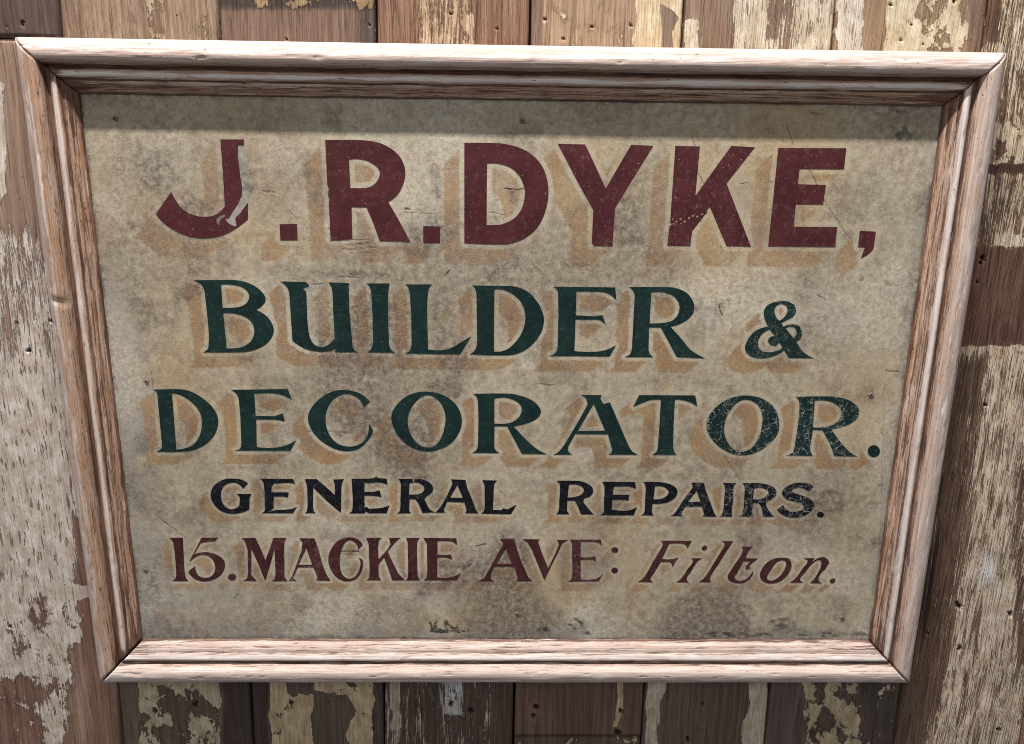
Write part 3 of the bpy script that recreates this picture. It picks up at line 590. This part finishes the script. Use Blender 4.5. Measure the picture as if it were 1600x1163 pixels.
for a in [(790, 320, 10, 20, .6, 110), (510, 475, 14, 22, .7, 111), (692, 498, 12, 14, .8, 112), (725, 515, 10, 10, .6, 113), (1043, 602, 16, 8, .6, 114), (795, 490, 26, 24, .35, 115), (230, 590, 60, 20, .2, 116), (695, 545, 30, 8, .3, 117), (1325, 405, 14, 5, .6, 118), (660, 600, 24, 12, .3, 119), (360, 725, 26, 12, .3, 120), (1215, 580, 20, 8, .4, 121), (820, 720, 14, 8, .4, 122), (1090, 950, 60, 10, .25, 123), (690, 735, 18, 8, .4, 124), (1385, 690, 5, 10, .3, 125), (640, 920, 60, 10, .2, 126), (1080, 920, 60, 8, .25, 127), (985, 300, 10, 26, .25, 128)]:
    blob(ochre, *a)
# cracks, creases and pencil lines
for a in [([(1080, 212), (1086, 232)], 1.0, .6, 1), ([(1090, 270), (1100, 288)], 1.0, .6, 2), ([(1138, 384), (1149, 405)], 1.0, .55, 3), ([(1228, 196), (1240, 226)], 1.0, .55, 4), ([(1263, 264), (1278, 292)], 1.0, .6, 5), ([(1287, 312), (1322, 366)], 1.0, .6, 6), ([(1322, 366), (1332, 380)], .9, .35, 7), ([(1131, 712), (1158, 752)], 1.0, .5, 8),
          ([(790, 296), (818, 296)], 1.3, .9, 9), ([(763, 332), (788, 336)], .9, .5, 10), ([(772, 255), (774, 345)], .8, .3, 11), ([(632, 333), (690, 335)], .9, .35, 12), ([(634, 326), (640, 327)], 1.6, .9, 13), ([(411, 299), (428, 300)], 1.3, .75, 14), ([(405, 303), (432, 308), (465, 345)], .8, .3, 15), ([(236, 580), (243, 640), (252, 680)], .9, .4, 16), ([(242, 805), (290, 840)], .9, .5, 17), ([(534, 863), (561, 863)], 1.4, .9, 18), ([(534, 866), (556, 868)], 1., .35, 19),
          ([(840, 601), (866, 602)], 1.1, .6, 20), ([(697, 430), (702, 424)], 1.4, .9, 21), ([(1384, 580), (1404, 582)], 1.2, .8, 22), ([(660, 655), (680, 655)], .7, .2, 23), ([(538, 377), (576, 374)], .8, .5, 24), ([(540, 384), (582, 380)], .9, .55, 25), ([(533, 391), (590, 386)], .8, .45, 26), ([(545, 397), (580, 394)], .8, .35, 27), ([(530, 432), (556, 434)], 1.2, .75, 28), ([(548, 429), (560, 434)], 1., .6, 29), ([(485, 446), (505, 443)], 1.2, .6, 30), ([(1124, 478), (1128, 494)], 1.4, .75, 31), ([(1129, 478), (1140, 460), (1156, 452)], .8, .25, 32), ([(1128, 476), (1110, 472)], .8, .3, 33), ([(1276, 460), (1291, 470)], 1.1, .6, 34), ([(747, 322), (750, 404)], .7, .2, 35), ([(745, 855), (760, 850)], 1.3, .6, 36), ([(722, 891), (736, 882)], 1.5, .7, 37), ([(356, 735), (355, 750)], 1.1, .4, 38), ([(205, 580), (240, 600)], .8, .25, 39), ([(820, 400), (860, 440)], .8, .35, 40), ([(680, 580), (666, 600)], .8, .3, 41), ([(1200, 285), (1210, 286)], 1.1, .5, 42), ([(1156, 288), (1170, 286)], 1.1, .5, 43), ([(365, 935), (373, 928)], 1.4, .5, 44), ([(480, 675), (545, 677)], 1.2, .4, 45), ([(1382, 598), (1372, 950)], .8, .3, 46)]:
    line(mark, *a)
# dark flaked shape at the foot of the board
mk = polysd(PX+3.2*rag(140, .12), PY+2.6*rag(141, .12), poly(670, 970, 677, 981, 681, 969, 684, 982, 698, 986, 692, 972, 697, 966, 703, 978, 712, 982, 716, 975, 717, 984, 731, 987, 722, 990, 706, 988, 690, 991, 672, 988))
mark = np.maximum(mark, .95*(1-sstep(-1.0, 1.0, mk))*sstep(.26, .44, fbm(PX/4, PY/4, 142, 3)))
for a in [(848, 984, 10, 5, .9, 142), (838, 988, 8, 5, .6, 143), (900, 975, 12, 10, .8, 144), (915, 990, 14, 4, .7, 145), (1120, 993, 70, 4, .65, 146), (1290, 992, 60, 5, .7, 147), (1225, 976, 20, 9, .55, 148), (1412, 205, 22, 16, .55, 149), (1395, 175, 50, 7, .5, 150), (1262, 178, 26, 5, .5, 151)]:
    tmp = np.zeros_like(XX); blob(tmp, *a); mark += tmp*sstep(.40, .62, fbm(PX/9, PY/6, a[5], 5))*1.15
# tack holes and rust
TACKS = [(180, 186, 3.4), (816, 190, 3.6), (1404, 211, 4.), (229, 596, 3.), (1361, 617, 3.6), (228, 891, 2.6), (808, 959, 3.4), (1316, 965, 3.6)]
for x, y, r in TACKS:
    d = np.hypot(PX-x, PY-y); grime += .5*np.exp(-(d/(r*2.6))**2)*(.5+.9*vnoise(PX/4, PY/4, 9))
blob(rust, 255, 962, 9, 7, 1., 130)
blob(rust, 256, 960, 4, 4, 1., 131)
gn = fbm(XX*7+3, ZZ*6, 70, 5); grime += .95*sstep(.47, .70, gn)*(.5+.5*sstep(300, 700, PY)); grime += .5*sstep(.52, .70, fbm(XX*22, ZZ*20+3, 75, 5)); pale += .70*sstep(.52, .74, fbm(XX*8, ZZ*9+9, 71, 5))
ed2 = ed+.002*rag(77, .3); pale += .9*(1-sstep(.0015, .005, ed2))*sstep(.58, .66, fbm(PX/5, PY/5, 78, 3)); mark += .45*(1-sstep(.0004, .0030, ed+.0015*rag(79, 1.6)))*sstep(.38, .66, fbm(PX/40, PY/40, 80, 5))
ochre += .70*sstep(.48, .74, fbm(XX*6+5, ZZ*5, 72, 4))

def board_material(name):
    n = N(name); co = n.coord(); n.tc = co
    A = n.split(n.attr('stain').outputs[0]); B = n.split(n.attr('wear').outputs[0]); D = n.split(n.attr('glaze').outputs[0])
    shade_, halo_, ochre_ = D[0], D[1], D[2]; grime_, pale_, grey_ = A[0], A[1], A[2]; mark_, rust_ = B[0], B[1]
    fine = n.noise(co, 520, 5, .7); mid = n.noise(co, 95, 5, .62); low = n.noise(co, 16, 4, .55)
    weave = n.noise(n.scale(co, (90, 90, 800)), 1, 3, .6); weave2 = n.noise(n.scale(co, (700, 90, 110)), 1, 3, .6)
    base = n.mix(n.step(mid, .33, .68), (.235, .190, .138), (.395, .340, .248))
    base = n.mix(n.mul(n.step(low, .40, .65), .5), base, (.335, .287, .205))
    base = n.mix(n.mul(halo_, .45), base, (.41, .355, .262))
    base = n.mix(n.mul(ochre_, .55), base, (.36, .235, .10))
    sh = n.mul(shade_, n.rng(n.noise(co, 48, 7, .72), .34, .66, .48, 1.18))
    sh = n.mul(sh, n.rng(fine, .35, .65, .86, 1.06))
    scol = n.mix(n.step(n.noise(co, 24, 3), .38, .62), (.222, .122, .060), (.285, .174, .080))
    base = n.mix(n.math('MINIMUM', n.mul(grey_, n.rng(mid, .3, .7, .65, 1.)), .92), base, (.235, .222, .208))
    base = n.mix(n.math('MINIMUM', n.mul(pale_, n.rng(n.noise(co, 170, 7, .74), .40, .60, .0, 1.05)), .85), base, (.49, .45, .375))
    base = n.mix(n.math('MINIMUM', n.mul(n.mul(sh, n.sub(1., n.mul(n.math('MINIMUM', grey_, 1.), .45))), 1.02), .92), base, scol)
    base = n.mix(n.math('MINIMUM', n.mul(grime_, n.rng(n.noise(co, 120, 7, .74), .38, .62, .20, 1.05)), .88), base, (.088, .066, .054))
    # fibres and specks of the old surface
    base = n.mix(n.mul(n.step(weave, .54, .74), .32), base, (.12, .092, .066))
    base = n.mix(n.mul(n.step(weave2, .58, .76), .22), base, (.12, .09, .064))
    base = n.mix(n.mul(n.step(fine, .54, .68), .55), base, (.095, .072, .052))
    base = n.mix(n.mul(n.step(fine, .45, .32), .50), base, (.50, .45, .36))
    m2 = n.noise(co, 210, 4, .7)
    base = n.mix(n.mul(n.step(m2, .53, .68), .40), base, (.110, .082, .060))
    base = n.mix(n.mul(n.step(m2, .46, .32), .30), base, (.48, .43, .335))
    sp = n.noise(co, 260, 3, .5); base = n.mix(n.mul(n.step(sp, .70, .745), .65), base, (.05, .038, .03))
    dp = n.voro(co, 42).outputs['Distance']; base = n.mix(n.mul(n.step(dp, .055, .03), .7), base, (.045, .035, .028))
    base = n.mix(n.math('MINIMUM', n.mul(rust_, n.rng(n.noise(co, 330, 4, .7), .42, .58, .05, 1.)), .9), base, (.26, .125, .065))
    base = n.mix(n.math('MINIMUM', mark_, .92), base, (.026, .027, .030))
    return n, base, fine, mid, mark_
n, base, fine, mid, mk_ = board_material('painted_board')
h = n.sub(n.add(n.mul(fine, .5), n.mul(mid, .5)), n.mul(mk_, .9))
M_BOARD = n.out(base, n.rng(mid, .3, .7, .50, .68), n.bump(h, .00055, .9), .3)
V = np.stack([XX, XX*0, ZZ], -1).reshape(-1, 3)
Q = grid_quads(nr, nc)
idx = np.arange(nr*nc).reshape(nr, nc)
ring = np.concatenate([idx[0, :], idx[1:, -1], idx[-1, -2::-1], idx[-2:0:-1, 0]])
Bk = V[ring].copy(); Bk[:, 1] = .004
nb = len(V)+np.arange(len(ring)); side = np.stack([ring, np.roll(ring, -1), np.roll(nb, -1), nb], -1)
me = mesh_quads('panel', np.concatenate([V, Bk])-ORG, np.concatenate([Q, side]))
ex = lambda a: np.concatenate([a.ravel(), a.ravel()[ring]])
attr(me, 'stain', np.stack([ex(np.clip(grime, 0, 1)), ex(np.clip(pale, 0, 1)), ex(np.clip(grey, 0, 1.3))], 1))
attr(me, 'wear', np.stack([ex(np.clip(mark, 0, 1)), ex(np.clip(rust, 0, 1)), ex(mark*0)], 1))
attr(me, 'glaze', np.stack([ex(np.clip(A_shade, 0, 1.2)), ex(A_halo), ex(np.clip(ochre, 0, 1))], 1))
panel = link('panel', me, M_BOARD, sign)
panel['label'] = 'stained cream board with ochre drop shades behind the painted lettering'

# ---------------- letters: a film of paint on the board
def paint_material(name, col, worn, light):
    n = N(name); co = n.coord(panel)
    wear = n.attr('["wear"]', 'OBJECT').outputs['Fac']
    low = n.noise(co, 26, 4); fine = n.noise(co, 480, 4, .65); mid = n.noise(co, 120, 5, .65)
    c = n.mix(n.step(low, .35, .65), col, worn)
    c = n.mix(n.mul(n.step(mid, .5, .72), n.add(.04, n.mul(wear, .22))), c, light)
    # dust in the brush marks
    br = n.noise(n.scale(co, (760, 60, 120)), 1, 3, .6)
    c = n.mix(n.mul(n.step(br, .58, .72), n.add(.08, n.mul(wear, .22))), c, light)
    # specks where the film is lost
    spk = n.noise(co, 340, 3, .5)
    th = n.sub(.715, n.mul(wear, .085))
    c = n.mix(n.mul(n.step(n.sub(spk, th), 0., .03), .75), c, light)
    # hair cracks and scratches
    d1 = n.voro(n.scale(co, (1, 1, 1), None), 95, 'DISTANCE_TO_EDGE').outputs['Distance']
    wv = n.new('ShaderNodeVectorMath', operation='ADD'); n.put(wv.inputs[0], co)
    nz = n.new('ShaderNodeTexNoise'); n.put(nz.inputs['Vector'], co); nz.inputs['Scale'].default_value = 110; nz.inputs['Detail'].default_value = 3
    n.put(wv.inputs[1], n.scale(nz.outputs['Color'], (.014, .014, .014)))
    d2 = n.voro(wv.outputs[0], 120, 'DISTANCE_TO_EDGE').outputs['Distance']
    brk = n.step(n.noise(co, 70, 3), .42, .58)
    crk = n.mul(n.step(d2, .050, .018), n.mul(brk, n.step(wear, .62, 1.)))
    c = n.mix(n.mul(crk, .62), c, (.36, .35, .33))
    sc1 = n.noise(n.scale(co, (60, 60, 900), None), 1, 2, .5, 1.2)
    c = n.mix(n.mul(n.step(sc1, .70, .73), .25), c, light)
    hgt = n.sub(n.mul(fine, .5), n.add(n.mul(crk, .5), n.mul(n.step(n.sub(spk, th), 0., .03), .6)))
    return n.out(c, n.rng(fine, .3, .7, .40, .56), n.bump(hgt, .0003, .7), .16)
PAINT = {
 'maroon': paint_material('maroon_paint', (.047, .0105, .0130), (.066, .0160, .0190), (.25, .18, .165)),
 'oxblood': paint_material('oxblood_paint', (.036, .0090, .0105), (.058, .0175, .0190), (.24, .17, .15)),
 'green': paint_material('green_paint', (.0042, .0145, .0138), (.0072, .0225, .0200), (.14, .16, .145)),
 'black': paint_material('blue_black_paint', (.0028, .0030, .0052), (.0070, .0074, .0110), (.17, .165, .16)),
}
def letter_mesh(polys):
    ys, th = -.00035, 0.0
    P2 = [[Vector((p[0], p[2], 0)) for p in pl] for pl in polys]
    tris = tessellate_polygon(P2)
    V = [p for pl in polys for p in pl]; nV = len(V)
    verts = [(p[0], ys, p[2]) for p in V]+[(p[0], .0002, p[2]) for p in V]
    faces = []
    for t in tris:
        a, b, c = (np.array(verts[i]) for i in t)
        nrm = np.cross(b-a, c-a)
        if abs(nrm[1]) < 1e-14: continue
        faces.append(tuple(t) if nrm[1] < 0 else tuple(t)[::-1])
    o = 0
    for pl in polys:
        m = len(pl)
        for i in range(m): faces.append((o+i, o+(i+1) % m, nV+o+(i+1) % m, nV+o+i))
        o += m
    me = bpy.data.meshes.new('letter'); me.from_pydata(verts, [], faces); me.update()
    return me
for colour, name, wear, polys in GLYPHS:
    cen = np.concatenate(polys).mean(0)
    me = letter_mesh([p-cen*np.array([1, 0, 1]) for p in polys])
    o = link(name, me, PAINT[colour], panel); o.location = (cen[0]-ORG[0], 0, cen[2]-ORG[2]); o['wear'] = float(wear)

# ---------------- tacks holding the board
def tack_material():
    n = N('old_tack'); v = n.noise(n.coord(), 900, 3)
    return n.out(n.mix(n.step(v, .4, .6), (.035, .027, .022), (.24, .20, .155)), .75, None, .15)
M_TACK = tack_material()
def tack_mesh(r):
    rs = np.random.RandomState(int(r*100)); V, Fc = [], []
    for k, (rr, y) in enumerate([(1.25, .0003), (1.0, -.0009), (.62, -.0012), (.45, -.0001)]):
        for i in range(10):
            a = i/10*2*math.pi; q = r*rr*(1+.22*rs.uniform(-1, 1)); V.append((q*math.cos(a), y-.0003*rs.rand(), q*math.sin(a)))
    for k in range(3):
        for i in range(10): Fc.append((k*10+i, (k+1)*10+i, (k+1)*10+(i+1) % 10, k*10+(i+1) % 10))
    Fc.append(tuple(range(30, 40)))
    me = bpy.data.meshes.new('tack'); me.from_pydata(V, [], Fc); me.update()
    return me
for x, y, r in TACKS:
    p = unproj([(x, y)], 0.)[0]-ORG
    o = link('tack', tack_mesh(r*.00074), M_TACK, panel); o.location = p

# ---------------- frame: four mitred lengths of moulding
PROF = [(0, -20.5), (0, 2), (0, 9), (.5, 12.5), (1.6, 15.8), (3.4, 18.8), (6, 21.4), (9, 23.4), (12, 24.8), (15, 25.7), (18, 26.0), (20.5, 25.8), (23, 25.0), (25.2, 23.5), (27, 21.2), (28.4, 18.2), (29.4, 15), (30, 12.6), (30.6, 11.8), (32.4, 11.4), (33.4, 12.2), (34.2, 14), (35.4, 15.6),
        (37.2, 16.5), (39.6, 16.6), (42, 15.9), (43.8, 14.8), (44.6, 13.6), (44.9, 11.5), (45.4, 10.9), (47.2, 11.1), (49.5, 10.7), (52, 9.3), (54.3, 7.2), (56.3, 5), (58, 3.4), (59.4, 2.5), (60, 1.4), (60.2, -3)]
PROF = [(a*.97, b) for a, b in PROF]
FW = PROF[-1][0]/1000
def frame_material():
    n = N('stripped_moulding'); uv = n.new('ShaderNodeUVMap'); uv.uv_map = 'along'
    oi = n.new('ShaderNodeObjectInfo'); off = n.new('ShaderNodeCombineXYZ'); n.put(off.inputs[0], n.mul(oi.outputs['Random'], 53.)); n.put(off.inputs[1], n.mul(oi.outputs['Random'], 17.))
    P = n.scale(uv.outputs[0], (1, 1, 1), off.outputs[0])
    g = n.split(n.attr('profile').outputs[0]); groove, rail, edge = g[0], g[1], g[2]
    stain = n.add(rail, 0.); lime = n.attr('["lime"]', 'OBJECT').outputs['Fac']
    grain = n.noise(n.scale(P, (5, 900, 1)), 1, 4, .66); gfine = n.noise(n.scale(P, (22, 2600, 1)), 1, 3, .6)
    streak = n.noise(n.scale(P, (2.6, 330, 1)), 1, 5, .68, .15); blot = n.noise(n.scale(P, (15, 150, 1)), 1, 6, .68)
    res = n.noise(n.scale(P, (18, 460, 1)), 1, 6, .72)
    warm = n.mix(stain, (.500, .405, .370), (.360, .205, .118))
    gl = n.noise(n.scale(P, (9, 1700, 1)), 1, 4, .7)
    base = n.mix(n.mul(n.step(grain, .40, .66), .70), warm, n.mix(1, warm, (.62, .52, .46), 'MULTIPLY'))
    base = n.mix(n.mul(n.step(blot, .36, .66), n.rng(lime, 0, 1, .12, .72)), base, (.600, .520, .485))
    base = n.mix(n.mul(n.step(streak, .47, .61), n.rng(stain, 0, 1, .10, .95)), base, (.270, .132, .060))
    base = n.mix(n.mul(n.step(gl, .52, .68), n.rng(stain, 0, 1, .42, .75)), base, n.mix(stain, (.30, .215, .180), (.150, .080, .052)))
    base = n.mix(n.mul(n.step(gfine, .46, .30), .45), base, (.600, .530, .495))
    # scraped white on the high edges, old brown varnish left in the hollows
    base = n.mix(n.mul(n.step(n.add(n.mul(edge, .50), n.mul(blot, .9)), .68, .86), n.rng(lime, 0, 1, .25, .85)), base, (.690, .640, .620))
    gm = n.step(n.add(n.mul(groove, n.rng(stain, 0, 1, .36, .62)), n.mul(n.sub(res, .5), 1.9)), .36, .50)
    gcol = n.mix(n.step(blot, .4, .6), (.050, .022, .015), (.150, .070, .042))
    base = n.mix(n.mul(gm, .90), base, gcol)
    fl = n.noise(n.scale(P, (70, 330, 1)), 1, 5, .66)
    base = n.mix(n.mul(n.step(fl, n.rng(stain, 0, 1, .655, .59), n.rng(stain, 0, 1, .70, .64)), n.rng(stain, 0, 1, .6, .9)), base, gcol)
    spk = n.noise(n.scale(P, (230, 700, 1)), 1, 3, .5)
    base = n.mix(n.mul(n.step(spk, .675, .71), .85), base, (.045, .022, .016))
    worm = n.voro(n.scale(P, (60, 150, 1)), 1).outputs['Distance']
    wm = n.mul(n.step(worm, .085, .05), n.step(n.noise(n.scale(P, (9, 30, 1)), 1, 2), .54, .60))
    base = n.mix(n.mul(wm, .9), base, (.02, .012, .01))
    h = n.sub(n.add(n.mul(grain, .5), n.mul(gfine, .35)), n.add(n.mul(gm, -.25), n.mul(wm, 1.)))
    return n.out(base, n.rng(blot, .3, .7, .46, .62), n.bump(n.add(h, n.mul(gl, -.5)), .0009, 1.), .30)
M_FRAME = frame_material()
# fine profile with sharp arrises kept
pr = []
for (a, b) in zip(PROF[:-1], PROF[1:]):
    k = max(1, int(math.hypot(b[0]-a[0], b[1]-a[1])/1.2)) if a[1] > -10 else 1
    for i in range(k): pr.append((a[0]+(b[0]-a[0])*i/k, a[1]+(b[1]-a[1])*i/k))
pr.append(PROF[-1]); pr = np.array(pr)
GRV = np.maximum.reduce([np.exp(-((pr[:, 0]-c*.97)/s)**2)*a for c, s, a in [(31.4, 3.0, 1.25), (45.3, 2.0, 1.05), (52, 5., .72), (59.5, 2.2, 1.15), (26, 3.5, .5), (2, 2.5, .18), (37, 4., .22)]])
EDG = np.maximum.reduce([np.exp(-((pr[:, 0]-c*.97)/s)**2)*a for c, s, a in [(39.5, 3.2, .95), (13, 9, .6), (57.5, 1.6, .5)]])
# how much brown stain is left across the section of each length, outside to inside (mm)
STAIN = {'top': ((0, 24, 27, 33, 36, 42, 45, 60), (.12, .22, .85, 1., .45, .45, .85, 1.)), 'bottom': ((0, 24, 27, 33, 36, 42, 46, 56, 59), (.15, .12, .3, .35, .05, .02, .25, .3, .7)),
         'left': ((0, 8, 11, 25, 30, 36, 42, 46, 60), (.02, .1, .75, .95, .9, .55, .7, .9, 1.)), 'right': ((0, 3, 8, 24, 29, 33, 36, 42, 46, 60), (.1, .0, .22, .28, .7, .7, .12, .05, .8, 1.))}
def rail(side, stain, lime, gaps, label, seed):
    horiz = side in ('top', 'bottom')
    half = (W if horiz else H)/2
    Lo = half+FW                                          # outer half length
    m = int(2*Lo/.0045); t = np.linspace(-1, 1, m)
    U = pr[:, 0]/1000; Hh = pr[:, 1]/1000
    T, K = np.meshgrid(t, np.arange(len(pr)), indexing='ij')
    ln0 = Lo-U-gaps[0]; ln1 = Lo-U-gaps[1]                # mitre: shorter towards the inside
    S_ = np.where(T < 0, T*ln0[K], T*ln1[K])
    wob = (fbm(S_*22+seed, K*.16, seed, 3)-.5); nick = sstep(.70, .80, fbm(S_*60, K*.35+seed, seed+9, 3))
    hh = Hh[K]+np.where(Hh[K] > 0, wob*.0007-nick*.0011, 0); uu = U[K]+np.where((U[K] > .001) & (Hh[K] > 0), (fbm(S_*30, K*.1+4, seed+3, 3)-.5)*.0008, 0)
    if side == 'top':
        for bx_, bw in ((-.405, .0035), (-.398, .002), (.005, .004)):
            hh = hh-.0035*np.exp(-((S_-bx_-.3*(U[K]-.038))/bw)**2)*((U[K] > .031) & (U[K] < .058))
    if side == 'left':
        hh = hh-.003*np.exp(-((S_-.115+.2*(U[K]-.02))/.0028)**2)*((U[K] > .008) & (U[K] < .028))
    # the inner lip is broken and uneven
    lip = K >= len(pr)-3; uu = uu+np.where(lip, .0016*(fbm(S_*140, S_*0+seed, seed+5, 4)-.45), 0)
    bow = .0006*np.cos(S_*2.2+seed)
    if side == 'top': X, Z = S_, H/2+FW-uu+bow
    elif side == 'bottom': X, Z = -S_, -H/2-FW+uu+bow
    elif side == 'left': X, Z = -W/2-FW+uu+bow, S_
    else: X, Z = W/2+FW-uu+bow, -S_
    V = np.stack([X, -hh, Z], -1).reshape(-1, 3)
    q = grid_quads(m, len(pr))
    # back and mitre ends
    i = np.arange(m*len(pr)).reshape(m, len(pr))
    back = np.stack([i[:-1, -1], i[1:, -1], i[1:, 0], i[:-1, 0]], -1)
    q = np.concatenate([q, back])
    me = mesh_quads('frame_rail', V-ORG, q[:, ::-1])
    # end caps as fans about the middle of the section
    import bmesh
    bm = bmesh.new(); bm.from_mesh(me); bm.verts.ensure_lookup_table()
    for r, flip in ((0, False), (m-1, True)):
        vs = [bm.verts[r*len(pr)+k] for k in range(len(pr))]
        try: bm.faces.new(vs[::-1] if flip else vs)
        except ValueError: pass
    bmesh.ops.recalc_face_normals(bm, faces=bm.faces)
    bm.to_mesh(me); bm.free()
    dend = np.minimum(S_+ln0[K], ln1[K]-S_)
    dirt = np.exp(-dend/.016)*np.where(U[K] > .027, 1.0, .12)*(.4+fbm(S_*90, K*.3, seed+2, 3))*(1.2 if side in ('top', 'left') else .45)
    attr(me, 'profile', np.stack([(GRV[K]+dirt).ravel(), np.tile(np.interp(pr[:, 0], *STAIN[side]), m), np.tile(EDG, m)], 1))
    arc = np.concatenate([[0], np.cumsum(np.hypot(np.diff(pr[:, 0]), np.diff(pr[:, 1])))])/1000
    vv = np.stack([S_.ravel(), arc[K].ravel()], 1)
    uvl = me.uv_layers.new(name='along'); li = np.empty(len(me.loops), np.int32); me.loops.foreach_get('vertex_index', li)
    uvl.data.foreach_set('uv', vv[li].astype(np.float32).ravel())
    o = link('frame_rail', me, M_FRAME, sign); o['stain'] = float(stain); o['lime'] = float(lime); o['label'] = label
    return o
rail('top', .75, .75, (.0003, .0016), 'top length of pinkish limed moulding with dark brown grooves', 3)
rail('bottom', .18, .95, (.0016, .0017), 'bottom length of pale moulding with white scraped ridges', 14)
rail('left', .95, .42, (.0014, .0005), 'left length of moulding with orange brown stain showing', 27)
rail('right', .55, .70, (.0003, .0014), 'right length of pinkish moulding with a white fillet', 41)
